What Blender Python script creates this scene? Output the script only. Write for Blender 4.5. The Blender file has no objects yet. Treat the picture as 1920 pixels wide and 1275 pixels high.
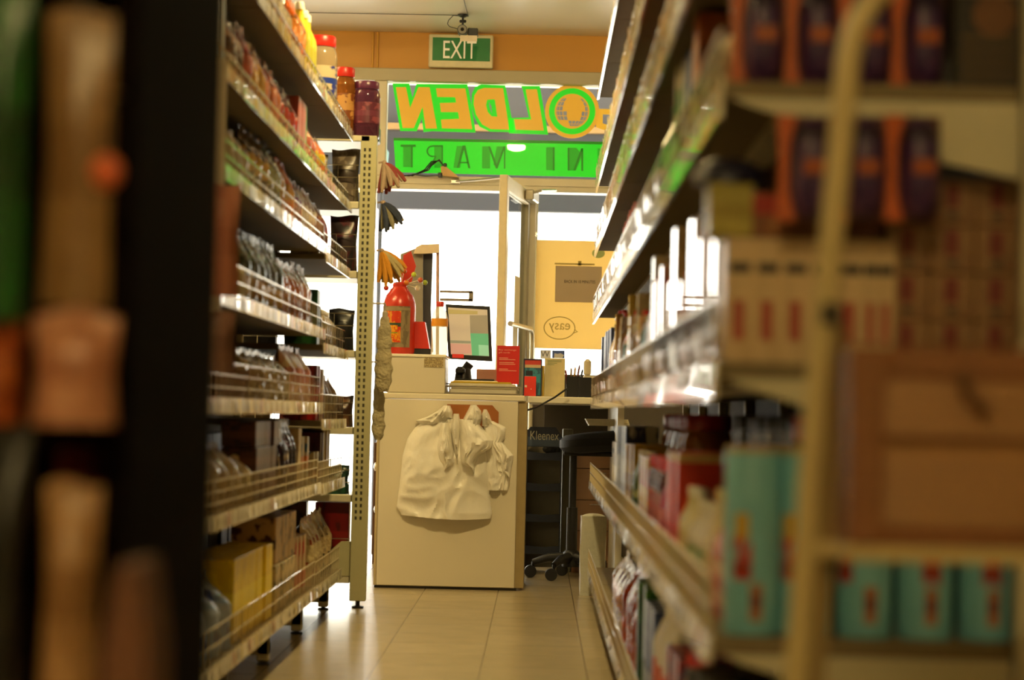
import bpy, math, random
from mathutils import Vector, Matrix
R = math.radians
rnd = random.Random(7)
S = bpy.context.scene
C = S.collection

# ------------------------------------------------------------------ camera
F = 50.0/23.6*1920.0                       # focal length in pixels of the 1920x1275 frame
CAM = Vector((0.0, 0.0, 0.81))
VPX, VPY, ROLL = 1010.0, 775.0, R(1.3)     # where the aisle direction (+Y) vanishes
_d = Vector((VPX-960, -(VPY-637.5), -F)).normalized()
_u = Vector((math.sin(ROLL), math.cos(ROLL), 0)); _u = (_u - _d*_u.dot(_d)).normalized()
_r = _d.cross(_u)
W2C = Matrix((_r, _d, _u)).transposed()    # columns: world axes in camera space
C2W = W2C.transposed()
cd = bpy.data.cameras.new('camera'); cam = bpy.data.objects.new('camera', cd); C.objects.link(cam)
cam.matrix_world = Matrix.Translation(CAM) @ C2W.to_4x4()
cd.lens = 50; cd.sensor_width = 23.6; cd.sensor_fit = 'HORIZONTAL'
cd.clip_start = 0.05; cd.clip_end = 200
cd.dof.use_dof = True; cd.dof.focus_distance = 10.6; cd.dof.aperture_fstop = 1.8; cd.dof.aperture_blades = 0
S.camera = cam

# ------------------------------------------------------------------ world, exposure
w = bpy.data.worlds.new('sky'); S.world = w; w.use_nodes = True
bg = w.node_tree.nodes['Background']; bg.inputs[0].default_value = (1.0, 0.93, 0.80, 1); bg.inputs[1].default_value = 5.0
S.view_settings.view_transform = 'Standard'; S.view_settings.look = 'None'
S.view_settings.exposure = 0.8; S.view_settings.gamma = 1.0; S.view_settings.use_curve_mapping = False
S.cycles.use_denoising = True
S.cycles.max_bounces = 10; S.cycles.transparent_max_bounces = 24
S.cycles.sample_clamp_indirect = 8.0
LAMP_COL = (1.0, 0.75, 0.32)               # warm tubes
LAMP_E = 1.0

def ray(px, py):
    return C2W @ Vector((px-960.0, -(py-637.5), -F))
def at(px, py, Y):
    d = ray(px, py); return CAM + d*(Y/d.y)
def at_x(px, py, X):
    d = ray(px, py); return CAM + d*(X/d.x)
def sc(Y): return Y/F                      # metres per pixel at depth Y

# ------------------------------------------------------------------ materials
def lin(h):
    if not isinstance(h, str): return tuple(h)
    h = h.lstrip('#'); o = []
    for i in (0, 2, 4):
        c = int(h[i:i+2], 16)/255
        o.append(c/12.92 if c <= 0.04045 else ((c+0.055)/1.055)**2.4)
    return tuple(o)
_mats = {}
def M(name, col='888888', rough=.5, metal=0.0, spec=.5, noise=.12, nscale=30, bump=0.0, bscale=60, coat=0.0, emit=0.0, emit_col=None):
    if name in _mats: return _mats[name]
    m = bpy.data.materials.new(name); m.use_nodes = True; nt = m.node_tree; N = nt.nodes; L = nt.links
    b = N['Principled BSDF']; c = lin(col)
    tc = N.new('ShaderNodeTexCoord')
    nz = N.new('ShaderNodeTexNoise'); nz.inputs['Scale'].default_value = nscale; L.new(tc.outputs['Object'], nz.inputs['Vector'])
    mx = N.new('ShaderNodeMix'); mx.data_type = 'RGBA'
    mx.inputs[6].default_value = (*[x*(1-noise) for x in c], 1); mx.inputs[7].default_value = (*[min(1, x*(1+noise*.6)) for x in c], 1)
    L.new(nz.outputs['Fac'], mx.inputs[0]); L.new(mx.outputs[2], b.inputs['Base Color'])
    b.inputs['Roughness'].default_value = rough; b.inputs['Metallic'].default_value = metal
    b.inputs['Specular IOR Level'].default_value = spec; b.inputs['Coat Weight'].default_value = coat
    if bump:
        n2 = N.new('ShaderNodeTexNoise'); n2.inputs['Scale'].default_value = bscale; n2.inputs['Detail'].default_value = 3
        L.new(tc.outputs['Object'], n2.inputs['Vector'])
        bp = N.new('ShaderNodeBump'); bp.inputs['Strength'].default_value = bump; bp.inputs['Distance'].default_value = .01
        L.new(n2.outputs['Fac'], bp.inputs['Height']); L.new(bp.outputs[0], b.inputs['Normal'])
    if emit:
        b.inputs['Emission Color'].default_value = (*lin(emit_col or col), 1); b.inputs['Emission Strength'].default_value = emit
    _mats[name] = m; return m

def clear(name, tint='ffffff', rough=.05, refl=.9, body=0.0, bodycol='dddddd', bump=0.0):
    """clear film, plastic or glass: see-through with a fresnel reflection"""
    if name in _mats: return _mats[name]
    m = bpy.data.materials.new(name); m.use_nodes = True; nt = m.node_tree; N = nt.nodes; L = nt.links
    N.remove(N['Principled BSDF']); out = N['Material Output']
    t = N.new('ShaderNodeBsdfTransparent'); t.inputs[0].default_value = (*lin(tint), 1)
    g = N.new('ShaderNodeBsdfGlossy'); g.inputs['Roughness'].default_value = rough; g.inputs[0].default_value = (refl, refl, refl, 1)
    d = N.new('ShaderNodeBsdfDiffuse'); d.inputs[0].default_value = (*lin(bodycol), 1)
    lw = N.new('ShaderNodeLayerWeight'); lw.inputs['Blend'].default_value = .25
    m1 = N.new('ShaderNodeMixShader'); m1.inputs[0].default_value = body
    L.new(t.outputs[0], m1.inputs[1]); L.new(d.outputs[0], m1.inputs[2])
    m2 = N.new('ShaderNodeMixShader'); ge = N.new('ShaderNodeNewGeometry'); inv = N.new('ShaderNodeMath'); inv.operation = 'SUBTRACT'; inv.inputs[0].default_value = 1.0; L.new(ge.outputs['Backfacing'], inv.inputs[1])
    mu = N.new('ShaderNodeMath'); mu.operation = 'MULTIPLY'; L.new(lw.outputs['Fresnel'], mu.inputs[0]); L.new(inv.outputs[0], mu.inputs[1]); L.new(mu.outputs[0], m2.inputs[0])
    L.new(m1.outputs[0], m2.inputs[1]); L.new(g.outputs[0], m2.inputs[2]); L.new(m2.outputs[0], out.inputs[0])
    if bump:
        tc = N.new('ShaderNodeTexCoord'); n2 = N.new('ShaderNodeTexNoise'); n2.inputs['Scale'].default_value = 45
        L.new(tc.outputs['Object'], n2.inputs['Vector'])
        bp = N.new('ShaderNodeBump'); bp.inputs['Strength'].default_value = bump; bp.inputs['Distance'].default_value = .01
        L.new(n2.outputs['Fac'], bp.inputs['Height'])
        for q in (g, lw, d): L.new(bp.outputs[0], q.inputs['Normal'])
    _mats[name] = m; return m

def film(name, col, trans=.25, rough=.3, emit=0.0):
    """thin coloured film or paper on glass: part of the daylight behind comes through, emit adds a painted glow"""
    if name in _mats: return _mats[name]
    m = bpy.data.materials.new(name); m.use_nodes = True; nt = m.node_tree; N = nt.nodes; L = nt.links
    out = N['Material Output']; b = N['Principled BSDF']; c = lin(col)
    tc = N.new('ShaderNodeTexCoord'); nz = N.new('ShaderNodeTexNoise'); nz.inputs['Scale'].default_value = 6
    L.new(tc.outputs['Object'], nz.inputs['Vector'])
    mx = N.new('ShaderNodeMix'); mx.data_type = 'RGBA'
    mx.inputs[6].default_value = (*[x*.94 for x in c], 1); mx.inputs[7].default_value = (*c, 1); L.new(nz.outputs['Fac'], mx.inputs[0])
    L.new(mx.outputs[2], b.inputs['Base Color']); b.inputs['Roughness'].default_value = rough
    t = N.new('ShaderNodeBsdfTranslucent'); L.new(mx.outputs[2], t.inputs[0])
    s = N.new('ShaderNodeMixShader'); s.inputs[0].default_value = trans
    L.new(b.outputs[0], s.inputs[1]); L.new(t.outputs[0], s.inputs[2]); L.new(s.outputs[0], out.inputs[0])
    if emit:
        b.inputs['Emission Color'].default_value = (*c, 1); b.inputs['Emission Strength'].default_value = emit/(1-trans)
    _mats[name] = m; return m

def pack(name, c1, c2, c3=None, rough=.35, band=(.35, .6), scale=3.0, bump=.0, seed=0, coat=.0):
    """printed packaging: ground colour, blotches of a second colour, a band of a third"""
    if name in _mats: return _mats[name]
    m = bpy.data.materials.new(name); m.use_nodes = True; nt = m.node_tree; N = nt.nodes; L = nt.links
    b = N['Principled BSDF']; c3 = c3 or c2
    tc = N.new('ShaderNodeTexCoord'); mp = N.new('ShaderNodeMapping'); mp.inputs['Location'].default_value = (seed*1.7, seed*.9, seed*.37)
    L.new(tc.outputs['Generated'], mp.inputs[0])
    nz = N.new('ShaderNodeTexNoise'); nz.inputs['Scale'].default_value = scale; nz.inputs['Detail'].default_value = 2; L.new(mp.outputs[0], nz.inputs['Vector'])
    cr = N.new('ShaderNodeValToRGB'); cr.color_ramp.elements[0].position = .52; cr.color_ramp.elements[1].position = .58
    cr.color_ramp.elements[0].color = (*lin(c1), 1); cr.color_ramp.elements[1].color = (*lin(c2), 1); L.new(nz.outputs['Fac'], cr.inputs[0])
    sp = N.new('ShaderNodeSeparateXYZ'); L.new(tc.outputs['Generated'], sp.inputs[0])
    br = N.new('ShaderNodeValToRGB'); br.color_ramp.interpolation = 'CONSTANT'
    e = br.color_ramp.elements; e[0].position = 0; e[0].color = (0, 0, 0, 1); e[1].position = band[0]; e[1].color = (1, 1, 1, 1)
    x = e.new(band[1]); x.color = (0, 0, 0, 1); L.new(sp.outputs['Z'], br.inputs[0])
    mx = N.new('ShaderNodeMix'); mx.data_type = 'RGBA'; L.new(br.outputs[0], mx.inputs[0]); L.new(cr.outputs[0], mx.inputs[6]); mx.inputs[7].default_value = (*lin(c3), 1)
    L.new(mx.outputs[2], b.inputs['Base Color']); b.inputs['Roughness'].default_value = rough; b.inputs['Coat Weight'].default_value = coat
    if bump:
        n2 = N.new('ShaderNodeTexNoise'); n2.inputs['Scale'].default_value = 40; L.new(tc.outputs['Object'], n2.inputs['Vector'])
        bp = N.new('ShaderNodeBump'); bp.inputs['Strength'].default_value = bump; bp.inputs['Distance'].default_value = .012
        L.new(n2.outputs['Fac'], bp.inputs['Height']); L.new(bp.outputs[0], b.inputs['Normal'])
    _mats[name] = m; return m

# ------------------------------------------------------------------ mesh builder
class MB:
    def __init__(s): s.v = []; s.f = []; s.m = []
    def add(s, vs, fs, mi=0):
        k = len(s.v); s.v += [tuple(p) for p in vs]; s.f += [tuple(i+k for i in f) for f in fs]; s.m += [mi]*len(fs); return s
    def box(s, x0, x1, y0, y1, z0, z1, mi=0, c=0.0, mat=None):
        if c <= 0:
            vs = [(x, y, z) for x in (x0, x1) for y in (y0, y1) for z in (z0, z1)]
            fs = [(0,1,3,2), (4,6,7,5), (0,4,5,1), (2,3,7,6), (0,2,6,4), (1,5,7,3)]
        else:
            c = min(c, (x1-x0)*.45, (y1-y0)*.45, (z1-z0)*.45)
            vs = []; ids = {}
            for i, x in enumerate((x0, x1)):
                for j, y in enumerate((y0, y1)):
                    for k, z in enumerate((z0, z1)):
                        sx, sy, sz = (1, -1)[i]*c, (1, -1)[j]*c, (1, -1)[k]*c
                        for a, p in enumerate(((x, y+sy, z+sz), (x+sx, y, z+sz), (x+sx, y+sy, z))):
                            ids[i, j, k, a] = len(vs); vs.append(p)
            I = ids; fs = []
            for i in (0, 1):
                q = [I[i,0,0,0], I[i,0,1,0], I[i,1,1,0], I[i,1,0,0]]; fs.append(q if i == 0 else q[::-1])
                q = [I[0,i,0,1], I[1,i,0,1], I[1,i,1,1], I[0,i,1,1]]; fs.append(q if i == 0 else q[::-1])
                q = [I[0,0,i,2], I[0,1,i,2], I[1,1,i,2], I[1,0,i,2]]; fs.append(q if i == 0 else q[::-1])
            for a in (0, 1):
                for b_ in (0, 1):
                    q = [I[a,b_,0,0], I[a,b_,0,1], I[a,b_,1,1], I[a,b_,1,0]]; fs.append(q if (a+b_) % 2 else q[::-1])
                    q = [I[a,0,b_,0], I[a,0,b_,2], I[a,1,b_,2], I[a,1,b_,0]]; fs.append(q if (a+b_) % 2 == 0 else q[::-1])
                    q = [I[0,a,b_,1], I[0,a,b_,2], I[1,a,b_,2], I[1,a,b_,1]]; fs.append(q if (a+b_) % 2 else q[::-1])
            for i in (0, 1):
                for j in (0, 1):
                    for k in (0, 1):
                        q = [I[i,j,k,0], I[i,j,k,1], I[i,j,k,2]]; fs.append(q if (i+j+k) % 2 else q[::-1])
        if mat is not None: vs = [mat @ Vector(p) for p in vs]
        return s.add(vs, fs, mi)
    def tube(s, pts, r, n=8, mi=0, closed=False, caps=True):
        pts = [Vector(p) for p in pts]; m = len(pts); rr = r if isinstance(r, (list, tuple)) else [r]*m
        vs = []; up = None
        for i, p in enumerate(pts):
            a = pts[(i-1) % m] if (closed or i > 0) else p; b = pts[(i+1) % m] if (closed or i < m-1) else p
            t = (b-a).normalized()
            if up is None: up = Vector((0, 0, 1)) if abs(t.z) < .9 else Vector((1, 0, 0))
            x = up - t*up.dot(t)
            if x.length < 1e-6: x = t.orthogonal()
            x.normalize(); y = t.cross(x); up = x
            vs += [p + (x*math.cos(2*math.pi*k/n) + y*math.sin(2*math.pi*k/n))*rr[i] for k in range(n)]
        fs = []
        for i in range(m if closed else m-1):
            j = (i+1) % m
            fs += [(i*n+k, i*n+(k+1) % n, j*n+(k+1) % n, j*n+k) for k in range(n)]
        if caps and not closed: fs += [tuple(range(n))[::-1], tuple((m-1)*n+k for k in range(n))]
        return s.add(vs, fs, mi)
    def lathe(s, prof, n=20, mi=0, c=(0, 0, 0), sx=1, sy=1, capb=True, capt=True):
        vs = [(c[0]+r*math.cos(2*math.pi*k/n)*sx, c[1]+r*math.sin(2*math.pi*k/n)*sy, c[2]+z) for r, z in prof for k in range(n)]
        fs = []
        for i in range(len(prof)-1):
            fs += [(i*n+k, i*n+(k+1) % n, (i+1)*n+(k+1) % n, (i+1)*n+k) for k in range(n)]
        if capb: fs.append(tuple(range(n))[::-1])
        if capt: fs.append(tuple((len(prof)-1)*n+k for k in range(n)))
        return s.add(vs, fs, mi)
    def prism(s, poly, o, ex, ey, th, mi=0):
        """polygon (2-D) in the plane o + x*ex + y*ey, thickened by th along ex x ey"""
        o, ex, ey = Vector(o), Vector(ex), Vector(ey); nz = ex.cross(ey).normalized(); n = len(poly)
        a = sum(poly[i][0]*poly[(i+1) % n][1]-poly[(i+1) % n][0]*poly[i][1] for i in range(n))
        if a < 0: poly = poly[::-1]
        vs = [o+ex*x+ey*y for x, y in poly] + [o+ex*x+ey*y+nz*th for x, y in poly]
        if th >= 0: fs = [tuple(range(n))[::-1], tuple(range(n, 2*n))] + [(i, (i+1) % n, n+(i+1) % n, n+i) for i in range(n)]
        else: fs = [tuple(range(n)), tuple(range(n, 2*n))[::-1]] + [((i+1) % n, i, n+i, n+(i+1) % n) for i in range(n)]
        return s.add(vs, fs, mi)
    def ball(s, c, r, n=10, m=7, mi=0, sx=1, sy=1, sz=1):
        prof = [(max(1e-4, math.sin(math.pi*i/m))*r, -math.cos(math.pi*i/m)*r*sz) for i in range(m+1)]
        return s.lathe(prof, n, mi, c, sx, sy)
    def grid(s, fn, nu, nv, mi=0, flip=False):
        vs = [fn(i/nu, j/nv) for j in range(nv+1) for i in range(nu+1)]
        fs = [(j*(nu+1)+i, j*(nu+1)+i+1, (j+1)*(nu+1)+i+1, (j+1)*(nu+1)+i) for j in range(nv) for i in range(nu)]
        if flip: fs = [f[::-1] for f in fs]
        return s.add(vs, fs, mi)
    def mesh(s, name, smooth=True):
        me = bpy.data.meshes.new(name); me.from_pydata(s.v, [], s.f); me.update()
        me.polygons.foreach_set('material_index', s.m)
        if smooth:
            me.polygons.foreach_set('use_smooth', [True]*len(s.f)); me.set_sharp_from_angle(angle=R(38))
        return me

def tag(o, label, cat, group=None, kind=None):
    o['label'] = label; o['category'] = cat
    if group: o['group'] = group
    if kind: o['kind'] = kind
    return o
def obj(name, mb, mats, parent=None, loc=(0, 0, 0), rot=(0, 0, 0), smooth=True, label=None):
    me = mb.mesh(name, smooth) if isinstance(mb, MB) else mb
    o = bpy.data.objects.new(name, me); C.objects.link(o)
    ms = mats if isinstance(mats, (list, tuple)) else [mats]
    if not me.materials:
        for m in ms: me.materials.append(m)
    for i, m in enumerate(ms):
        o.material_slots[i].link = 'OBJECT'; o.material_slots[i].material = m
    o.location = loc; o.rotation_euler = rot
    if parent: o.parent = parent
    if label: o['label'] = label
    return o
def empty(name, loc=(0, 0, 0), rz=0, label=None, cat=None, group=None):
    o = bpy.data.objects.new(name, None); o.empty_display_size = .05; C.objects.link(o); o.location = loc; o.rotation_euler = (0, 0, rz)
    if label: tag(o, label, cat, group)
    return o
def struct(name, mb, m, parent=None):
    o = obj(name, mb, m, parent)
    if not parent: o['kind'] = 'structure'
    return o
def dup(r):
    n = r.copy(); C.objects.link(n)
    for a in r.children:
        b = a.copy(); C.objects.link(b); b.parent = n
        for q in a.children:
            d = q.copy(); C.objects.link(d); d.parent = b
    return n
def prect(x0, y0, x1, y1, Y):
    """world x0, x1, z0, z1 of a photo rectangle standing at depth Y"""
    c = at((x0+x1)/2, (y0+y1)/2, Y); k = sc(Y)
    return c.x-(x1-x0)/2*k, c.x+(x1-x0)/2*k, c.z-(y1-y0)/2*k, c.z+(y1-y0)/2*k
def text_into(mb, s, x, z, h, Y, th=.001, mi=0, width=None, mirror=False, plane=None):
    """flat lettering standing in the xz plane, facing -Y"""
    cu = bpy.data.curves.new('t', 'FONT'); cu.body = s; cu.align_x = 'CENTER'; cu.size = 1; cu.extrude = 0
    o = bpy.data.objects.new('t', cu); C.objects.link(o)
    me = bpy.data.meshes.new_from_object(o.evaluated_get(bpy.context.evaluated_depsgraph_get()))
    vs = [v.co.copy() for v in me.vertices]; fs = [tuple(p.vertices) for p in me.polygons]
    bpy.data.objects.remove(o); bpy.data.curves.remove(cu); bpy.data.meshes.remove(me)
    xs = [v.x for v in vs]; ys = [v.y for v in vs]; k = h/(max(ys)-min(ys)); kx = (width/(max(xs)-min(xs))) if width else k
    cx = (max(xs)+min(xs))/2; y0 = min(ys); sg = -1 if mirror else 1
    P = [((v.x-cx)*kx*sg, (v.y-y0)*k) for v in vs]
    pts = [Vector((x+a, Y-th, z+b)) for a, b in P] if plane is None else [plane @ Vector((a, -th, b)) for a, b in P]
    if sg < 0: fs = [f[::-1] for f in fs]
    mb.add(pts, fs, mi); return mb
# ------------------------------------------------------------------ room
CEIL = 3.0; WY = 12.5                       # ceiling height, inside face of the shop front
m_ceil = M('ceiling_paint', 'd4ccb8', rough=.30, spec=.5, noise=.04, nscale=3)
m_yel = M('ochre_wall_paint', 'cc9236', rough=.45, noise=.05, nscale=4)
m_wall = M('cream_wall_paint', 'd8cfb8', rough=.6, noise=.05, nscale=4)
m_alu = M('aluminium_frame_paint', 'cfc6b0', rough=.35, noise=.06, nscale=12)
m_black = M('black_plastic', '141416', rough=.4, noise=.2)
m_white = M('white_laminate', 'e9e2cf', rough=.35, noise=.04, nscale=6)
m_steel = M('bright_steel', 'c8c4bc', rough=.22, metal=1.0, noise=.08)
m_out = M('pale_concrete', 'd8d4cc', rough=.8, noise=.08, nscale=3)

def floor_mat():
    m = bpy.data.materials.new('vinyl_tile_floor'); m.use_nodes = True; nt = m.node_tree; N = nt.nodes; L = nt.links; b = N['Principled BSDF']
    tc = N.new('ShaderNodeTexCoord'); mp = N.new('ShaderNodeMapping'); mp.inputs['Location'].default_value = (.498, .06, 0)
    L.new(tc.outputs['Object'], mp.inputs[0])
    bt = N.new('ShaderNodeTexBrick'); bt.offset = 0; bt.squash = 1
    bt.inputs['Scale'].default_value = 1; bt.inputs['Brick Width'].default_value = .333; bt.inputs['Row Height'].default_value = .333
    bt.inputs['Mortar Size'].default_value = .0022; bt.inputs['Mortar Smooth'].default_value = .2
    bt.inputs['Color1'].default_value = (*lin('b9a988'), 1); bt.inputs['Color2'].default_value = (*lin('b3a382'), 1); bt.inputs['Mortar'].default_value = (*lin('6d5c40'), 1)
    L.new(mp.outputs[0], bt.inputs['Vector'])
    nz = N.new('ShaderNodeTexNoise'); nz.inputs['Scale'].default_value = 9; nz.inputs['Detail'].default_value = 4; L.new(tc.outputs['Object'], nz.inputs['Vector'])
    mx = N.new('ShaderNodeMix'); mx.data_type = 'RGBA'; mx.blend_type = 'MULTIPLY'; mx.inputs[0].default_value = .22
    L.new(bt.outputs['Color'], mx.inputs[6]); L.new(nz.outputs['Fac'], mx.inputs[7]); L.new(mx.outputs[2], b.inputs['Base Color'])
    b.inputs['Roughness'].default_value = .24; b.inputs['Specular IOR Level'].default_value = .5
    return m
m_floor = floor_mat()
XL, XR, YB = -3.4, 2.4, -1.6
b = MB(); b.box(XL, XR, YB, WY+.12, -.1, 0); struct('floor', b, m_floor)
b = MB(); b.box(XL-.1, XR+.1, YB-.1, WY+.12, CEIL, CEIL+.12); ceil_o = struct('ceiling', b, m_ceil)
b = MB(); b.box(XL-.1, XL, YB, WY, 0, CEIL); struct('wall_left', b, m_wall)
b = MB(); b.box(XR, XR+.1, YB, WY, 0, CEIL); struct('wall_right', b, m_wall)
b = MB(); b.box(XL-.1, XR+.1, YB-.1, YB, 0, CEIL); struct('wall_back', b, m_wall)
b = MB(); b.box(XL-3, XR+3, WY+.12, WY+12, -.12, -.02); struct('ground_outside', b, m_out)

# shop front: ochre band on top, transom with the sign, door opening, window with a dark dado
zT1, zT0 = 2.712, 2.165                     # transom glass top and bottom
b = MB(); b.box(XL, XR, WY, WY+.12, 2.785, CEIL); b.box(XL, -2.6, WY, WY+.12, 0, 2.785); b.box(1.5, XR, WY, WY+.12, 0, 2.785)
struct('wall_front', b, m_yel)
b = MB(); b.box(-2.6, 1.5, WY-.03, WY+.10, zT1, 2.785, c=.004); struct('trim_1', b, M('transom_head_paint', 'b4aa90', rough=.45, noise=.06, nscale=12))            # transom head
b = MB(); b.box(-2.6, 1.5, WY-.035, WY+.10, 2.085, zT0, c=.005); b.box(-2.6, 1.5, WY-.045, WY-.035, 2.118, 2.128); struct('trim_2', b, m_alu)   # door head
b = MB()
for x0, x1 in ((-2.6, -2.54), (-1.055, -.968), (1.44, 1.5)): b.box(x0, x1, WY-.03, WY+.09, 0, 2.085, c=.004)
b.box(-.918-.075, -.918, WY-.02, WY+.09, zT0, zT1, c=.003)
struct('trim_3', b, m_alu)
pj = at(986, 500, WY).x; pk = at(1003, 500, WY).x
b = MB(); b.box(pj, pk, WY-.06, WY+.09, 0, 2.085, c=.004); b.box(pk, pk+.012, WY+.03, WY+.05, .95, 2.085); struct('trim_4', b, m_alu)   # jamb beside the window
m_dado = M('dark_grey_dado_board', '4a4238', rough=.6)
zsill = at(1060, 702, WY).z
b = MB(); b.box(pk, 1.44, WY-.02, WY+.08, 0, zsill, c=.004); struct('wall_dado', b, m_dado)
m_glass = clear('window_glass', 'f4f6f4', rough=.0, refl=.9)
b = MB(); b.box(-.918, 1.44, WY+.012, WY+.018, zT0, zT1); b.box(-2.54, -.993, WY+.012, WY+.018, zT0, zT1); struct('window_1', b, m_glass)
b = MB(); b.box(pk, 1.44, WY+.012, WY+.018, zsill, 2.085); struct('window_2', b, m_glass)
b = MB(); b.box(-2.54, -1.055, WY+.012, WY+.018, .02, 2.085); struct('window_3', b, m_glass)
# conduit strips on the ochre wall and small screws in the trim
for i, px in enumerate((699, 708)):
    p = at(px, 100, WY); b = MB(); b.box(p.x-.006, p.x+.006, WY-.012, WY, 2.785, CEIL-.002, c=.003)
    o = struct('trim_%d' % (5+i), b, M('conduit_paint', 'd09a38', rough=.5))

# outside: awning fascia seen through the transom
m_soff = M('awning_grey_paint', '4a4c54', rough=.6, noise=.08, nscale=2); m_beam = M('awning_beam_paint', 'c8a068', rough=.5)
aw = empty('shop_awning', (0, 15, 0), label='grey street awning seen through the sign glass above the door', cat='awning')
YA = 15.0
za, zb_ = at(930, 336, YA).z, at(930, 160, YA).z
def aloc(mb): mb.v = [(x, y-15, z) for x, y, z in mb.v]; return mb
b = MB(); b.box(-4.5, 4.5, YA, YA+.1, za-.22, at(930, 247, YA).z); obj('fascia', aloc(b), m_soff, aw)
b = MB(); b.box(-4.5, 4.5, YA-.05, YA+.15, at(930, 247, YA).z, at(930, 236, YA).z); obj('beam', aloc(b), m_beam, aw, label='cream beam of the awning')
b = MB(); b.box(-4.5, 4.5, YA+.05, YA+.12, at(930, 236, YA).z, zb_); 
for k in range(12): b.box(-4.4+k*.75, -4.37+k*.75, YA, YA+.05, at(930, 236, YA).z, zb_)
obj('soffit_panel', aloc(b), M('awning_pale_panel', '6e6c70', rough=.5, noise=.15, nscale=2), aw)
b = MB(); b.box(-4.6, 4.6, WY+.125, YA+.3, 3.42, 3.5); obj('shade_roof', aloc(b), m_soff, aw)  # unseen slab added to keep sky light off the fascia
b = MB()
for x in (-4.4, 4.4):
    b = MB(); b.box(x-.05, x+.05, YA, YA+.1, -.02, za-.22); obj('post', aloc(b), m_soff, aw)
b = MB()

# ------------------------------------------------------------------ sign film on the transom
m_gold = film('gold_sign_film', 'e8ae30', trans=.10, emit=.27)  # sign films glow by emission, standing in for daylight behind them
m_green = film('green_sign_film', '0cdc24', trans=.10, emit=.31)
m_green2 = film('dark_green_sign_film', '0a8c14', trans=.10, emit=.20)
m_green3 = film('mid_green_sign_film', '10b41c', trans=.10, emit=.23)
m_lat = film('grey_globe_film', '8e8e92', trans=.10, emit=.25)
YS = WY+.040
def pp(pts, z, Y):                          # zoom pixels -> plane coordinates
    zx, zy, k = z; o = []
    for x, y in pts:
        q = at(zx+x/k, zy+y/k, Y); o.append((q.x, q.z))
    return o
ZA, ZB, ZC = (700, 140, 5.795), (920, 140, 5.795), (560, 0, 3.097)
EX, EZ = (1, 0, 0), (0, 0, 1)
def flat(mb, pts, z, Y, mi=0): mb.prism(pp(pts, z, Y), (0, Y, 0), EX, EZ, .0012, mi)   # thickness towards -Y
sg = empty('window_sign', (0, YS, 2.2), label='reversed gold letters outlined in green with a globe on the transom glass', cat='sign')
def sloc(mb): mb.v = [(x, y-YS, z-2.2) for x, y, z in mb.v]; return mb
arc = lambda cx, cy, rx, ry, a0, a1, n=14: [(cx+rx*math.cos(R(a0+(a1-a0)*i/n)), cy+ry*math.sin(R(a0+(a1-a0)*i/n))) for i in range(n+1)]
outl = [([(208, 97), (392, 98), (425, 250), (468, 103), (640, 104), (640, 615), (545, 625), (528, 470), (472, 615), (292, 613)], ZA),
        ([(640, 104), (1022, 106), (1050, 230), (1112, 630), (640, 615)], ZA),
        ([(1200, 497), (1240, 700), (1255, 768), (1110, 765), (1050, 735), (1020, 680), (1003, 610), (1006, 545), (1025, 505), (1060, 490)], ZC),
        ([(330, 125), (535, 125), (625, 652), (200, 638), (200, 470), (235, 470), (415, 465), (345, 150)], ZB)]
for pts, z in outl:
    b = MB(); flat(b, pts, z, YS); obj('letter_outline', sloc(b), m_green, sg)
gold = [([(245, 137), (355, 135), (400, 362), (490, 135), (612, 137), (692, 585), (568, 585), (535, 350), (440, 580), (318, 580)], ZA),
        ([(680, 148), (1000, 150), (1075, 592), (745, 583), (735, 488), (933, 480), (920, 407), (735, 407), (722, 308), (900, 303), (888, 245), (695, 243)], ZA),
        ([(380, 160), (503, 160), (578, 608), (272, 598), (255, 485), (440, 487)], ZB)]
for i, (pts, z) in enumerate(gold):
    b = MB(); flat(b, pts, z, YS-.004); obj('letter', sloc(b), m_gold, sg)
# the D: outer bowl with a counter
b = MB(); flat(b, [(1187, 512), (1222, 753), (1115, 750), (1065, 722), (1030, 665), (1016, 605), (1020, 555), (1042, 522), (1075, 511)], ZC, YS-.004); obj('letter', sloc(b), m_gold, sg)
b = MB(); flat(b, [(1138, 577), (1153, 678), (1120, 675), (1098, 650), (1088, 610), (1095, 580)], ZC, YS-.008); obj('letter_counter', sloc(b), m_green, sg)
b = MB(); flat(b, [(1105, 590), (1120, 618), (1122, 660), (1108, 620)], ZC, YS-.012); obj('letter_gap', sloc(b), m_lat, sg)
# globe: gold ring, green ring, gold disc with a grey lattice
gc = at(920+885/5.795, 140+400/5.795, YS); gk = sc(YS)
def disc(r, Y, n=48): 
    mb = MB(); mb.prism([(gc.x+r*math.cos(2*math.pi*i/n), gc.z+r*math.sin(2*math.pi*i/n)) for i in range(n)], (0, Y, 0), EX, EZ, .0012); return sloc(mb)
obj('globe_rim', disc(51*gk, YS-.003), m_gold, sg); obj('globe_ring', disc(43.5*gk, YS-.007), m_green, sg)
obj('globe_disc', disc(33*gk, YS-.011), m_gold, sg)
b = MB()
for la in range(-4, 3):
    for lo in range(-5, 5):
        if (la > -1 and -3 < lo < 3) or (la >= -2 and -1 <= lo < 2) or (la < -2 and lo < -1): continue
        q = []
        for a, c in ((la, lo), (la, lo+1), (la+1, lo+1), (la+1, lo)):
            A, O = R(a*18+(1.6 if a == la else -1.6)), R(c*18+(1.8 if c == lo else -1.8))
            q.append((gc.x+30*gk*math.cos(A)*math.sin(O), gc.z+30*gk*math.sin(A)))
        b.prism(q, (0, YS-.015, 0), EX, EZ, .0008)
obj('globe_lattice', sloc(b), m_lat, sg)
b = MB(); b = text_into(b, 'G', at(1158, 205, YS).x, at(1158, 246, YS).z, 84*gk, YS, mirror=True, width=80*gk); obj('letter', sloc(b), m_gold, sg)
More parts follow.
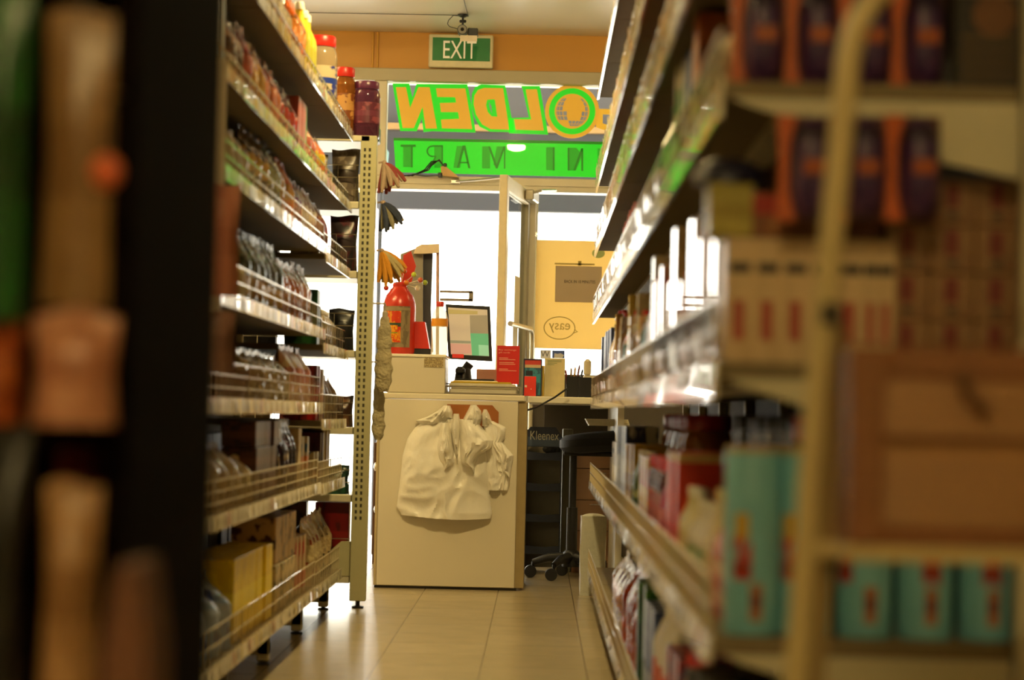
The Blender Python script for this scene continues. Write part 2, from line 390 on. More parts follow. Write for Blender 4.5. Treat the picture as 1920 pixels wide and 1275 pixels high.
# the banner below it
bn = empty('window_banner', (0, YS, 2.2), label='bright green banner with reversed dark letters under the gold sign', cat='sign')
q = [(738, 258.5), (1290, 269), (1290, 337), (742, 323)]
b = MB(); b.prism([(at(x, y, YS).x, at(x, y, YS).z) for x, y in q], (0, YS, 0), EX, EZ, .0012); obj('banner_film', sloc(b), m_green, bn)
q = [(738, 258.5), (1290, 269), (1290, 274), (738, 263.5)]
b = MB(); b.prism([(at(x, y, YS).x, at(x, y, YS).z) for x, y in q], (0, YS-.004, 0), EX, EZ, .0012); obj('banner_edge', sloc(b), m_green2, bn)
def glyph(thick, thin):
    b = MB()
    for s in thick: flat(b, s, ZC, YS-.004, 0)
    for s in thin: flat(b, s, ZC, YS-.008, 1)
    obj('banner_letter', sloc(b), [m_green3, m_green2], bn)
rc = lambda x0, y0, x1, y1: [(x0, y0), (x1, y0), (x1, y1), (x0, y1)]
glyph([rc(607, 850, 655, 970)], [rc(592, 840, 680, 852), rc(652, 850, 662, 972)])
pr = []
for i in range(8):
    a0, a1 = R(90+i*22.5), R(112.5+i*22.5)
    pr.append([(775+33*math.cos(a0), 878-34*math.sin(a0)), (775+33*math.cos(a1), 878-34*math.sin(a1)), (775+24*math.cos(a1), 878-26*math.sin(a1)), (775+24*math.cos(a0), 878-26*math.sin(a0))])
glyph([rc(788, 848, 832, 975)], pr+[rc(775, 843, 838, 852), rc(770, 904, 800, 912), rc(830, 848, 838, 978), [(790, 912), (800, 912), (765, 978), (754, 978)]])
glyph([[(918, 848), (958, 848), (938, 975), (898, 975)]], [[(952, 845), (968, 845), (997, 977), (985, 977), (960, 870), (928, 975), (918, 975)], rc(935, 940, 985, 948)])
glyph([rc(1065, 850, 1112, 978), [(1150, 850), (1198, 850), (1160, 960), (1130, 960)]], [[(1100, 850), (1112, 850), (1150, 955), (1190, 850), (1200, 850), (1155, 978), (1145, 978)], rc(1192, 850, 1200, 980)])
glyph([rc(1437, 855, 1478, 988)], [rc(1476, 855, 1486, 990)])
glyph([[(1572, 858), (1612, 858), (1648, 900), (1610, 990), (1572, 990)]], [rc(1562, 858, 1572, 990), [(1640, 862), (1652, 862), (1606, 990), (1594, 990)], rc(1641, 862, 1652, 992)])
glyph([rc(1735, 862, 1776, 994)], [rc(1774, 862, 1784, 996)])
glyph([rc(1850, 864, 1895, 998)], [rc(1980, 866, 1990, 1000), [(1885, 866), (1896, 866), (1935, 975), (1975, 868), (1985, 868), (1940, 998), (1930, 998)]])

# ------------------------------------------------------------------ exit sign, ceiling camera, wires
x0, x1, z0, z1 = prect(804, 66, 925, 128, WY-.03)
ex = empty('exit_sign', ((x0+x1)/2, WY, z0), label='green and white EXIT sign box on the ochre wall', cat='sign')
m_exw = M('exit_sign_case', 'ded4b4', rough=.4); m_exg = M('exit_sign_green', '0f7030', rough=.35, emit=.05); m_exl = M('exit_sign_letter', 'efe6cc', rough=.4, emit=.10)
W_, H_ = x1-x0, z1-z0
b = MB(); b.box(-W_/2, W_/2, -.06, -.002, 0, H_, c=.006)
for k in range(18): b.box(-W_/2+.02+k*.018, -W_/2+.026+k*.018, -.0615, -.058, .004, .012)
obj('case', b, m_exw, ex)
b = MB(); b.box(-W_/2+.022, W_/2-.017, -.064, -.0605, .037, H_-.02, c=.001); obj('face_panel', b, m_exg, ex)
b = MB(); text_into(b, 'EXIT', -.006, .050, 33*sc(WY), -.0645, th=.0015, width=62*sc(WY)); obj('lettering', b, m_exl, ex)

Yc = 11.9
p = at(868, 33, Yc)
cc = empty('security_camera', (p.x, Yc, CEIL), label='small black security camera hanging under the ceiling in front of the exit sign', cat='camera')
zc = lambda y: at(868, y, Yc).z-CEIL
k = sc(Yc)
ztop = -.001
b = MB(); b.lathe([(.03, 0), (.03, -.008), (.012, -.016)][::-1], 14, c=(0, 0, ztop)); obj('mount_plate', b, m_black, cc)
b = MB(); b.tube([(0, 0, ztop-.01), (0, 0, zc(46))], .006, 8); b.ball((-.011, 0, zc(40)), .009); b.ball((.011, 0, zc(40)), .009); obj('bracket', b, m_black, cc)
b = MB(); cz = zc(58)
b.tube([(0, -.045, cz), (-.002, .06, cz+.004)], 9.5*k, 20); obj('camera_body', b, m_black, cc)
b = MB(); b.tube([(0, -.050, cz), (0, -.044, cz)], 8*k, 20); obj('lens_ring', b, M('camera_ring_grey', '8a857a', rough=.35), cc, label='grey lens ring')
b = MB(); b.tube([(0, -.053, cz), (0, -.046, cz)], 3.4*k, 16); obj('lens', b, M('lens_black', '050506', rough=.05), cc)
b = MB(); b.box(10*k, 29*k, -.02, .05, cz-9*k, cz+5*k, c=.004); obj('junction_box', b, M('dark_grey_plastic', '2d2c2e', rough=.4), cc)
b = MB(); b.box(-4*k, 28*k, -.03, -.026, cz-21*k, cz-10*k); obj('tag_card', b, M('cream_card', 'e8d8c0', rough=.6), cc, label='white paper tag')
b = MB(); q = [at(862, 30, Yc), at(850, 29, Yc), at(841, 38, Yc), at(839, 45, Yc), at(843, 50, Yc), at(858, 54, Yc)]
b.tube([(v.x-p.x, 0, min(v.z-CEIL, -.004)) for v in q], .0022, 6); obj('cable', b, m_black, cc)
b = MB()
za_ = Yc-11.2
b.tube([(.0, 0, -.004), (.03, 0, -.010), (.026, -.1, -.006), (.02, -.5, -.005), (.0, -1.1, -.005)], .0025, 6); b.tube([(0, .0, -.005), (-.5, .01, -.005), (-1.2, .02, -.005)], .0022, 6)
obj('ceiling_wire', b, M('grey_wire', '5a5448', rough=.5), cc)

# ------------------------------------------------------------------ open door leaf
hx, hy = pj-.004, WY-.06
fe = at(941, 480, 11.55); leafL = math.hypot(fe.x-hx, 11.55-hy); ang = math.atan2(11.55-hy, fe.x-hx)
dr = empty('glass_door', (hx, hy, .01), ang, 'open glass shop door with pale frame swung inward beside the window', 'door')
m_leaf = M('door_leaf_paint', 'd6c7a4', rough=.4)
DH = 2.07
b = MB()
b.box(leafL-.07, leafL, -.022, .022, 0, DH+.0, c=.003); obj('free_stile', b, m_leaf, dr)
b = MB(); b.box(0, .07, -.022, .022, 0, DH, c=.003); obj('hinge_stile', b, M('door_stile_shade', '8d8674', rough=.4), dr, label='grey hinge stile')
b = MB(); b.box(.07, leafL-.07, -.022, .022, DH-.08, DH, c=.003); obj('rail', b, m_leaf, dr)
b = MB(); b.box(.07, leafL-.07, -.022, .022, 0, .14, c=.003); obj('rail', b, m_leaf, dr)
b = MB(); b.box(.07, leafL-.07, -.004, .004, .14, DH-.08); obj('pane', b, clear('door_glass', 'f6f8f6', rough=0, refl=.35), dr)
b = MB(); pz = 1.275
b.tube([(leafL-.02, .05, pz), (.22, .07, pz), (.16, .07, pz-.02), (.14, .07, pz-.07), (.14, .07, pz-.75), (.16, .05, pz-.8)], .014, 10); obj('push_bar', b, M('door_bar_metal', 'c9bfa6', rough=.25, metal=.6), dr)
b = MB(); b.box(.25, .44, .006, .009, 1.30, 1.56); b.box(.3, .47, .006, .009, 1.16, 1.28); obj('notice', b, film('door_notice_paper', 'c6b890', trans=.15), dr, label='faded paper notice')
b = MB(); b.box(.02, .25, .025, .075, DH-.07, DH-.01, c=.006); b.tube([(.22, .05, DH-.03), (.28, .12, DH-.02), (.1, .18, DH)], .008, 8); obj('door_closer', b, M('closer_grey', 'b7ae9c', rough=.3, metal=.5), dr)
# closer arm lying on the door head, black cable loop and box above the head
x0, x1, z0, z1 = prect(845, 331, 900, 341, WY-.06)
dc = empty('door_closer_arm', (x0, WY-.036, z0), 0, 'steel closer arm on the rail above the doorway', 'hardware')
b = MB(); b.box(0, .055, -.03, 0, -.012, .012, c=.004); obj('bracket', b, m_steel, dc)
b = MB(); b.tube([(.03, -.03, 0), (.17, -.05, .012), (.31, -.07, .028)], .006, 8); b.ball((.31, -.07, .028), .012); obj('arm', b, m_steel, dc)
p = at(838, 320, WY-.06)
sn = empty('door_sensor', (p.x, WY-.036, p.z-.03), 0, 'tan sensor box above the doorway with black cable loops', 'sensor')
b = MB(); b.prism([(-.03, .0), (-.035, .05), (-.01, .055), (.06, .0), (.07, -.01)], (0, 0, 0), EX, EZ, .05); obj('housing', b, M('tan_plastic', 'c69e62', rough=.45), sn)
b = MB()
for o_ in (0, .012, .024):
    b.tube([(-.02, -.04, .055), (-.045, -.03, .085+o_*.3), (-.09, -.03, .08-o_), (-.13+o_, -.03, .03), (-.19, -.03, .0), (-.25+o_*2, -.03, -.006)], .004, 6)
b.tube([(-.03, -.05, .0), (-.12, -.03, -.004), (-.2, -.03, .005)], .005, 6); b.box(-.05, -.025, -.06, -.02, -.012, .015, c=.004); b.box(-.02, .0, -.06, -.02, .05, .07, c=.004)
obj('cable', b, m_black, sn)
# outside blue recycling sign behind the left end of the banner
p = at(716, 300, 14)
b = MB(); b.prism([(-.05, -.02), (.04, -.02), (.045, .05), (.02, .09)], (0, 0, 0), EX, EZ, .01)
tag(obj('street_sign', b, M('pale_blue_sign', 'a8d4e4', rough=.5), None, (p.x, 14, p.z)), 'small pale blue sign outside, left of the green banner', 'sign')
b = MB(); b.tube([(0, 0, -.02), (0, 0, -p.z)], .015, 8); obj('pole', b, m_soff, bpy.data.objects['street_sign'])

# ------------------------------------------------------------------ poster, papers and stickers on the window
YP = WY+.008
x0, x1, z0, z1 = prect(1004, 451, 1170, 655, YP)
po = empty('window_poster', (x0, YP, z0), 0, 'large yellow poster covering the middle of the window', 'poster')
b = MB(); b.box(0, x1-x0, -.001, .0008, 0, z1-z0); obj('sheet', b, film('yellow_poster', 'f4dfa6', trans=.42, rough=.5), po)
def ploc(mb): mb.v = [(x-x0, y-YP, z-z0) for x, y, z in mb.v]; return mb
m_pl = film('poster_print_olive', 'b09a58', trans=.12, rough=.5)
b = MB(); k = sc(YP); cxz = at(1049, 615, YP)
b.tube([(cxz.x+29*k*math.cos(t), YP-.002, cxz.z+21*k*math.sin(t)) for t in [2*math.pi*i/32 for i in range(32)]], .8*k, 4, closed=True)
b.tube([(cxz.x+26*k, YP-.002, cxz.z-9*k), (cxz.x+34*k, YP-.002, cxz.z-6*k), (cxz.x+28*k, YP-.002, cxz.z-2*k)], .8*k, 4)
text_into(b, 'easy', cxz.x, cxz.z-9*k, 18*k, YP-.001, mirror=True, width=40*k)
obj('speech_bubble', ploc(b), m_pl, po)
b = MB(); q = at(1122, 475, YP); b.prism([(q.x+12*k*math.cos(R(i*15)), q.z+9*k*math.sin(R(i*15))) for i in range(24)], (0, YP-.0012, 0), EX, EZ, .001); obj('green_spot', ploc(b), film('poster_green', 'a8b470', trans=.12), po)
b = MB(); q = at(1070, 495, YP); b.box(q.x-30*k, q.x+45*k, YP-.0022, YP-.0012, q.z-1.5*k, q.z+1.5*k); b.box(q.x+14*k, q.x+20*k, YP-.0022, YP-.0012, q.z-3*k, q.z+6*k); obj('print_line', ploc(b), m_pl, po)
x0, x1, z0, z1 = prect(1041, 499, 1128, 567, YP-.005)
nt_ = empty('paper_notice', (x0, YP-.006, z0), 0, 'grey sheet reading back in ten minutes taped over the yellow poster', 'notice')
b = MB(); b.box(0, x1-x0, -.001, .0005, 0, z1-z0); obj('sheet', b, film('grey_paper', 'b8a288', trans=.12, rough=.6), nt_)
b = MB(); text_into(b, 'BACK IN 10 MINUTES', (x1-x0)*.53, (z1-z0)*.53, 5.5*k, -.0012, th=.0006, width=58*k); obj('lettering', b, m_black, nt_)
x0, x1, z0, z1 = prect(1013, 656, 1033, 673, YP)
b = MB(); b.box(0, x1-x0, -.001, .001, 0, z1-z0); tag(obj('window_sticker', b, film('white_sticker', 'e6e2dc', trans=.2), None, (x0, YP, z0)), 'white sticker with a dark letter W low on the window', 'sticker')
b = MB(); text_into(b, 'W', (x1-x0)*.45, .012, 11*k, -.0012, th=.0006); obj('lettering', b, M('ink_grey', '55504a', rough=.6), bpy.data.objects['window_sticker'])
x0, x1, z0, z1 = prect(1035, 657, 1059, 672, YP)
b = MB(); b.box(0, x1-x0, -.001, .001, 0, z1-z0); o = tag(obj('window_sticker', b, film('blue_sticker', '5068b0', trans=.1), None, (x0, YP, z0)), 'blue and white sticker low on the window below the poster', 'sticker')
b = MB(); b.prism([(.012, .002), (.06, .002), (.07, .02), (.05, .03), (.03, .026), (.015, .03)], (0, -.0012, 0), EX, EZ, .0008); obj('emblem', b, film('white_sticker', 'e6e2dc'), o)
from mathutils import noise
# ------------------------------------------------------------------ counter
YC = 9.9; CT = .889
x0, x1, _, _ = prect(704, 740, 972, 1104, YC)
m_cfront = M('counter_laminate', 'e6dcc4', rough=.35, noise=.04, nscale=5)
m_cedge = M('counter_edge', 'c9b78e', rough=.45)
ct = empty('service_counter', (x0, YC, 0), 0, 'cream service counter at the end of the aisle with carrier bags on its front', 'counter')
CW = x1-x0
b = MB(); b.box(.012, CW-.01, 0, .018, .012, CT-.028, c=.003); obj('front_panel', b, m_cfront, ct)
b = MB(); b.box(0, .012, -.002, .55, .012, CT-.028, c=.002); obj('side_panel', b, m_cedge, ct)
b = MB(); b.box(CW-.01, CW+.032, .012, .55, .012, CT-.028, c=.002); obj('side_panel', b, M('counter_post_tan', 'a89468', rough=.5), ct, label='tan side panel')
b = MB(); b.box(0, CW+.02, -.004, .56, CT-.027, CT, c=.004); obj('worktop', b, m_cfront, ct)
b = MB(); b.box(.004, CW, .01, .03, 0, .012); obj('plinth', b, M('dark_plinth', '2a231a', rough=.6), ct)
# raised box on its left end
x0, x1, z0, z1 = prect(724, 664, 835, 738, YC+.02)
rb = empty('counter_box', (x0, YC+.015, CT+.001), 0, 'cream box on the left end of the counter carrying the red container', 'box')
BW, BH = x1-x0, z1-CT-.001
b = MB(); b.box(0, BW, 0, .36, 0, BH-.014, c=.004); obj('body', b, M('box_laminate', 'd2c8b0', rough=.4, noise=.04, nscale=5), rb)
b = MB(); b.box(-.004, BW+.004, -.004, .364, BH-.014, BH, c=.003); obj('lid', b, m_white, rb)
x0_, x1_, z0_, z1_ = prect(795, 667, 831, 689, YC)
b = MB(); b.box(x0_-x0, x1_-x0, -.0022, .0005, z0_-CT, z1_-CT); obj('sticker', b, pack('floral_sticker', '8d7a58', 'c9b98a', 'a38f60', scale=12, band=(.45, .5)), rb, label='small brown patterned sticker')
BT = CT+.001+BH

# big red lolly container
k = sc(10.05)
def zz(y, Y=10.05): return at(900, y, Y).z
p = at(748, 600, 10.08)
rc_ = empty('lolly_container', (p.x, 10.09, BT+.001), 0, 'big red plastic sweets container with printed window on the counter box', 'container')
m_red = M('red_plastic', 'bc2c18', rough=.25, spec=.5)
ch = zz(540)-BT; Rr = 31*k
b = MB(); b.lathe([(Rr*.94, 0), (Rr, .012), (Rr, ch*.68), (Rr*.98, ch*.75), (Rr*.82, ch*.87), (Rr*.5, ch*.96), (Rr*.42, ch)], 28); obj('body', b, m_red, rc_)
b = MB(); b.grid(lambda u, v: (Rr*1.015*math.sin(R(-75+u*120)), -Rr*1.015*math.cos(R(-75+u*120)), ch*(.10+.60*v)), 20, 6); obj('label_panel', b, pack('lolly_label', '8a7a5c', '6e6048', '90805e', rough=.3, scale=4, band=(.9, .97)), rc_)
b = MB(); b.grid(lambda u, v: (Rr*1.03*math.sin(R(-62+u*72)), -Rr*1.03*math.cos(R(-62+u*72)), ch*(.17+.46*v)), 14, 6); obj('window_print', b, pack('lolly_print', 'c83c20', 'd88c24', '3a4a38', rough=.2, scale=5, band=(.5, .62), seed=3), rc_)
b = MB(); b.grid(lambda u, v: (Rr*1.045*math.sin(R(-55+u*54)), -Rr*1.045*math.cos(R(-55+u*54)), ch*(.25+.17*v)), 12, 5); obj('fruit_picture', b, pack('fruit_print', 'e0a020', 'd0501c', '8a9a30', rough=.25, scale=9, band=(.3, .4), seed=5), rc_)
b = MB(); b.lathe([(Rr*.44, ch), (Rr*.44, ch+.012), (Rr*.3, ch+.02)], 20); obj('cap', b, m_red, rc_)
b = MB(); b.prism([(-.02, ch+.02), (.03, ch+.02), (.05, ch+.10), (.025, ch+.17), (-.01, ch+.15)], (0.02, .05, 0), EX, EZ, .004); obj('flag_card', b, m_red, rc_, label='red card flag')
# lollies stuck in a ring around the cap
for i, (px, py, col, nm) in enumerate(((733, 527, 'c9a33a', 'yellow'), (748, 515, '9aa83a', 'lime green'), (758, 508, 'c8601e', 'orange'), (776, 515, 'b8c83c', 'bright green'), (788, 525, 'c05a3c', 'red brown'), (797, 530, '94a434', 'olive green'), (762, 530, 'd87a2a', 'amber'), (745, 500, 'd88a24', 'dark yellow'), (783, 540, 'e8dcc0', 'cream'), (724, 540, 'a83020', 'dark red'), (736, 545, '8c3a20', 'brown'))):
    q = at(px, py, 10.0+.012*i); base = Vector((p.x+(q.x-p.x)*.22, 10.09, BT+ch+.012))
    lo = empty('lollipop', base, 0, '%s lollipop sticking out of the top of the red container' % nm, 'lollipop', 'lollipops in the red container')
    b = MB(); b.ball(q-base, .0125, 12, 8); obj('sweet', b, M('sweet_'+nm.replace(' ', '_'), col, rough=.2), lo)
    b = MB(); b.tube([(0, 0, 0), q-base], .002, 5); obj('stick', b, m_white, lo)
# red box behind it, clear bottle, scale display pole
x0, x1, z0, z1 = prect(772, 604, 806, 660, 10.1)
b = MB(); b.prism([(0, .03), (.085, .03), (.06, z1-BT), (.005, z1-BT)], (0, .1, 0), EX, EZ, .1, 0); b.box(-.002, .092, -.002, .1, 0, .03, 1, c=.003)
tag(obj('sweets_box', b, [M('red_card', 'c22818', rough=.4), m_black], None, (x0, 10.08, BT+.001), smooth=False), 'red tapered box with black base between red container and clear bottle', 'box')
p = at(824, 620, 9.98); bh = zz(572, 9.98)-BT+.0
bo = empty('water_bottle', (p.x, 9.985, CT+BH+.002), 0, 'clear plastic drink bottle with red cap and orange label on the counter box', 'bottle')
m_pet = clear('clear_plastic', 'f2efe8', rough=.08, body=.6, bodycol='e4ddd0')
r_ = 15.5*k
b = MB(); b.lathe([(r_*.9, 0), (r_, .008), (r_*.97, bh*.3), (r_, bh*.55), (r_, bh*.72), (r_*.8, bh*.84), (r_*.4, bh*.93), (r_*.38, bh*.96)], 20); obj('body', b, m_pet, bo)
b = MB(); b.lathe([(r_*.46, bh*.95), (r_*.46, bh*1.03), (r_*.4, bh*1.05)], 16); obj('cap', b, M('red_cap', 'c02818', rough=.35), bo)
b = MB(); b.lathe([(r_*1.02, bh*.56), (r_*1.02, bh*.71)], 20, capb=False, capt=False); obj('label', b, M('orange_label', 'e09428', rough=.4), bo)
# till display on a pole beyond the counter
Ym = 10.55
x0, x1, z0, z1 = prect(768, 470, 812, 650, Ym)
sd = empty('till_display', ((x0+x1)/2, Ym, CT), 0, 'grey till display panel with pale arm and thin pole behind the red container', 'till display')
o_ = Vector(((x0+x1)/2, Ym, CT)); kk = sc(Ym)
b = MB(); q = [at(a, c, Ym)-o_ for a, c in ((752, 478), (794, 462), (794, 672), (756, 672))]
b.prism([(v.x, v.z) for v in q], (0, 0, 0), EX, EZ, .05); obj('panel', b, M('display_grey', '8c8678', rough=.5), sd)
b = MB(); q = [at(a, c, Ym)-o_ for a, c in ((794.5, 466), (812, 470), (808, 580), (812, 660), (794.5, 668))]
b.prism([(v.x, v.z) for v in q], (0, .02, 0), EX, EZ, .05); obj('side_frame', b, M('display_dark', '2e3038', rough=.4), sd)
b = MB(); q = [at(a, c, Ym)-o_ for a, c in ((777, 478), (782, 466), (792, 461), (825, 460), (825, 476), (796, 478))]
b.prism([(v.x, v.z) for v in q], (0, -.052, 0), EX, EZ, .035); obj('arm', b, M('display_cream', 'e0cdb0', rough=.4), sd)
b = MB(); q0, q1 = at(822, 476, Ym)-o_, at(822, 690, Ym)-o_
b.tube([(q0.x, -.06, q0.z), (q1.x, -.06, .003)], 3*kk, 10); obj('pole', b, M('pole_pink_grey', 'c09a8c', rough=.4), sd)
b = MB()
q = [at(a, c, Ym)-o_ for a, c in ((826, 549), (887, 546), (887, 562), (826, 566))]
for a, c, d in ((826, 548, 4), (826, 563, 4.5)):
    v = at(a, c, Ym)-o_; b.box(v.x, v.x+61*kk, -.08, -.05, v.z-d*kk/2, v.z+d*kk/2, c=.001)
v = at(880, 556, Ym)-o_; b.box(v.x, v.x+8*kk, -.08, -.05, v.z-10*kk, v.z+8*kk, c=.001)
obj('bracket', b, M('bracket_grey', '8c8070', rough=.4), sd)
b = MB(); b.box(-.06, .14, -.12, .06, 0.001, .03, c=.004); obj('base', b, m_black, sd)

# monitor
Yk = 10.3; kk = sc(Yk)
o_ = at(880, 715, Yk); o_.z = CT+.001
mo = empty('till_monitor', o_, 0, 'black tilted till monitor showing a pale screen with green buttons', 'monitor')
Q = lambda px, py, dy=0: (lambda v: (v.x-o_.x, v.z-o_.z))(at(px, py, Yk))
b = MB(); b.prism([Q(836, 571), Q(919, 575), Q(923.5, 678), Q(841, 673)], (0, 0, 0), EX, EZ, .035); obj('screen_frame', b, m_black, mo)
def quad(lst, dy, mi, b): b.prism([Q(820+x/5.795, 540+y/5.795) for x, y in lst], (0, -.0355-dy, 0), EX, EZ, .0008, mi)
m_s = [M('screen_'+n, c, rough=.3, noise=.03, emit=.30) for n, c in (('cream', 'b8a888'), ('olive', 'a8985c'), ('taupe', '8f8468'), ('green', '5ea878'), ('pink', 'c09484'), ('grey', '86866e'), ('red', 'c02c20'), ('mint', '8cc4a0'))]
b = MB(); quad([(120, 215), (545, 240), (565, 745), (152, 722)], 0, 0, b); obj('screen', b, m_s[0], mo)
b = MB()
quad([(118, 235), (440, 255), (440, 290), (122, 285)], .001, 1, b); quad([(355, 300), (545, 300), (556, 500), (362, 495)], .001, 2, b)
quad([(362, 495), (556, 500), (564, 742), (380, 735)], .001, 3, b); quad([(145, 605), (368, 615), (374, 715), (150, 715)], .001, 4, b)
quad([(140, 570), (365, 580), (366, 605), (143, 600)], .001, 5, b); quad([(165, 718), (290, 722), (290, 765), (165, 760)], .001, 6, b)
quad([(450, 620), (556, 625), (562, 740), (455, 735)], .002, 7, b)
obj('screen_content', b, m_s, mo)
b = MB(); b.lathe([(.085, 0), (.085, .008), (.06, .02)], 20, c=(-.03, .03, 0), sy=.8); obj('base', b, m_black, mo)
b = MB(); v0 = Q(865, 690); b.tube([(-.03, .03, .015), (-.03, .035, v0[1])], [.05, .035], 14); b.tube([(-.03, .035, v0[1]-.02), (0, .03, .15)], .022, 10); obj('neck', b, m_black, mo)
# scanner, keyboard, card reader beside its foot
p = at(873, 700, 10.15)
b = MB(); b.box(-.06, -.015, -.03, .03, .06, .10, c=.012); b.tube([(-.04, 0, .07), (-.05, .01, .0)], [.018, .022], 10)
b.tube([(-.05, .01, .012), (-.1, 0, .02), (-.13, 0, .06)], .003, 6)
tag(obj('barcode_scanner', b, m_black, None, (p.x+.015, 10.08, CT+.03)), 'black hand scanner in front of the monitor foot', 'scanner')
x0, x1, z0, z1 = prect(893, 690, 934, 716, 10.2)
b = MB(); b.box(0, x1-x0, 0, .08, 0, z1-CT-.055, c=.004)
tag(obj('card_box', b, M('dusty_pink_card', 'a87868', rough=.5), None, (x0, 10.22, CT+.05)), 'dusty pink low box between monitor and red card', 'box')
# paper trays
x0, x1, z0, z1 = prect(836, 709, 976, 741, YC+.02)
tr = empty('paper_tray', (x0, YC+.03, CT+.001), 0, 'wire tray on the counter holding a stack of papers', 'tray')
TW = x1-x0; m_wire = M('grey_wire_tray', '9a9080', rough=.35, metal=.6)
b = MB()
for z in (.004, .036):
    b.tube([(.0, 0, z), (TW, 0, z), (TW, .27, z), (0, .27, z)], .0035, 6, closed=True)
for i in range(9): b.tube([(TW*i/8, 0, .004), (TW*i/8, .27, .004)], .002, 5)
for x in (0, TW*.05, TW*.95, TW):
    b.tube([(x, 0, .004), (x, 0, .036)], .0035, 6)
obj('wire_frame', b, m_wire, tr)
for i, (c, n, dx, h) in enumerate((('e0d8c4', 'cream', .0, .016), ('c9bfa8', 'grey', .006, .012), ('dcd2b8', 'white', -.003, .014), ('d8b428', 'yellow', .004, .008))):
    zb = .008+[0, .0165, .029, .0435][i]
    b = MB()
    for j in range(3): b.box(.014+dx+j*.002, TW-.016+dx-j*.003-(.03 if i == 3 else 0), .012, .24, zb+h*j/3, zb+h*(j+1)/3-.0006)
    tag(obj('paper_stack', b, M('paper_'+n, c, rough=.6), None, (x0, YC+.03, CT+.001)), {'cream': 'cream papers at the bottom of the wire tray', 'grey': 'greyish papers in the middle of the wire tray', 'white': 'pale papers just below the yellow sheets', 'yellow': 'yellow sheets on top of the papers in the wire tray'}[n], 'paper', 'papers in the wire tray')
x0_, _, z0_, _ = prect(850, 706, 936, 712, YC+.1)
b = MB(); b.box(0, .205, 0, .14, 0, .010, c=.003); b.box(.01, .19, .01, .13, .0105, .018, 1, c=.003)
tag(obj('keyboard', b, [M('cream_plastic', 'd8ccb0', rough=.4), m_black], None, (x0_, YC+.07, CT+.0545)), 'small cream and black keyboard lying on the yellow papers', 'keyboard')
# red card sign
x0, x1, z0, z1 = prect(930, 646, 973, 725, YC+.1)
rs = empty('red_sign_card', (x0, YC+.28, CT+.055), 0, 'red printed card standing upright in the tray right of the monitor', 'sign')
W_ = x1-x0; H_ = z1-CT-.055
b = MB(); b.box(0, W_, 0, .004, 0, H_); obj('card', b, M('bright_red_card', 'cc2220', rough=.4, noise=.03), rs)
b = MB(); m_rt = M('card_print', 'e8b09c', rough=.5)
text_into(b, 'Buy exchange', W_*.46, H_*.86, .0095, -.0004, th=.0006, width=W_*.78); text_into(b, 'gift cards', W_*.32, H_*.79, .0095, -.0004, th=.0006, width=W_*.5)
for zf, wf in ((.67, .4), (.63, .72), (.55, .66), (.51, .72), (.38, .4), (.34, .78)): b.box(W_*.1, W_*(.1+wf), -.0008, 0, H_*zf, H_*zf+.0028)
obj('print', b, m_rt, rs)
# leaflet holder
x0, x1, z0, z1 = prect(981, 673, 1016, 745, 10.15)
lh = empty('leaflet_holder', (x0, 10.16, CT+.001), 0, 'dark framed leaflet stand with blue picture on the desk', 'leaflet stand')
W_ = x1-x0; H_ = z1-CT
b = MB()
for a in ((0, .006, 0, H_), (W_-.006, W_, 0, H_), (.006, W_-.006, H_-.006, H_), (.006, W_-.006, 0, .006)): b.box(a[0], a[1], 0, .02, a[2], a[3], c=.001)
obj('frame', b, M('navy_frame', '28324a', rough=.4), lh)
b = MB(); b.box(.006, W_-.006, .006, .014, .006, H_-.006, 0)
b.box(.006, W_-.006, .004, .006, H_*.84, H_-.006, 1); b.box(.006, W_-.006, .004, .006, H_*.76, H_*.84, 2); b.box(.012, W_*.5, .004, .006, H_*.55, H_*.68, 3)
obj('leaflet', b, [pack('teal_picture', '3a8aa0', '2c5a74', '3a90a4', scale=4), M('leaflet_red', 'c84038'), M('leaflet_cream', 'd0b890'), M('leaflet_dark', '1a2030')], lh)
x0, x1, z0, z1 = prect(983, 706, 1005, 742, 10.1)
b = MB(); b.box(0, x1-x0, 0, .012, 0, z1-CT, c=.001); b.box(.002, .012, -.001, .0, .04, .05, 1); b.box(.03, .034, -.001, .0, .03, .034, 1)
tag(obj('gift_card_pack', b, [M('coral_red', 'e83a30', rough=.4), m_white], None, (x0, 10.12, CT+.001)), 'coral red packet leaning in front of the blue leaflet stand', 'packet')
# cream box file
x0, x1, z0, z1 = prect(1020, 672, 1059, 746, 10.2)
bf = empty('box_file', (x0, 10.2, CT+.001), 0, 'cream document box with green print on the desk beside the leaflet stand', 'box file')
W_ = x1-x0; H_ = z1-CT
b = MB(); b.box(.002, W_, 0, .2, 0, H_, c=.002); obj('body', b, M('cream_board', 'd8c896', rough=.5), bf)
b = MB(); b.box(-.014, .0015, .01, .2, 0, H_*.8, c=.001); obj('yellow_spine', b, M('yellow_board', 'd8ac3c', rough=.5), bf)
b = MB()
for i, (zf, wf) in enumerate(((.93, .8), (.9, .8), (.86, .55), (.82, .4))): b.box(.014, .014+W_*wf*.85, -.001, 0, H_*zf, H_*zf+.003)
obj('print', b, M('green_grey_print', '98a078', rough=.5), bf)
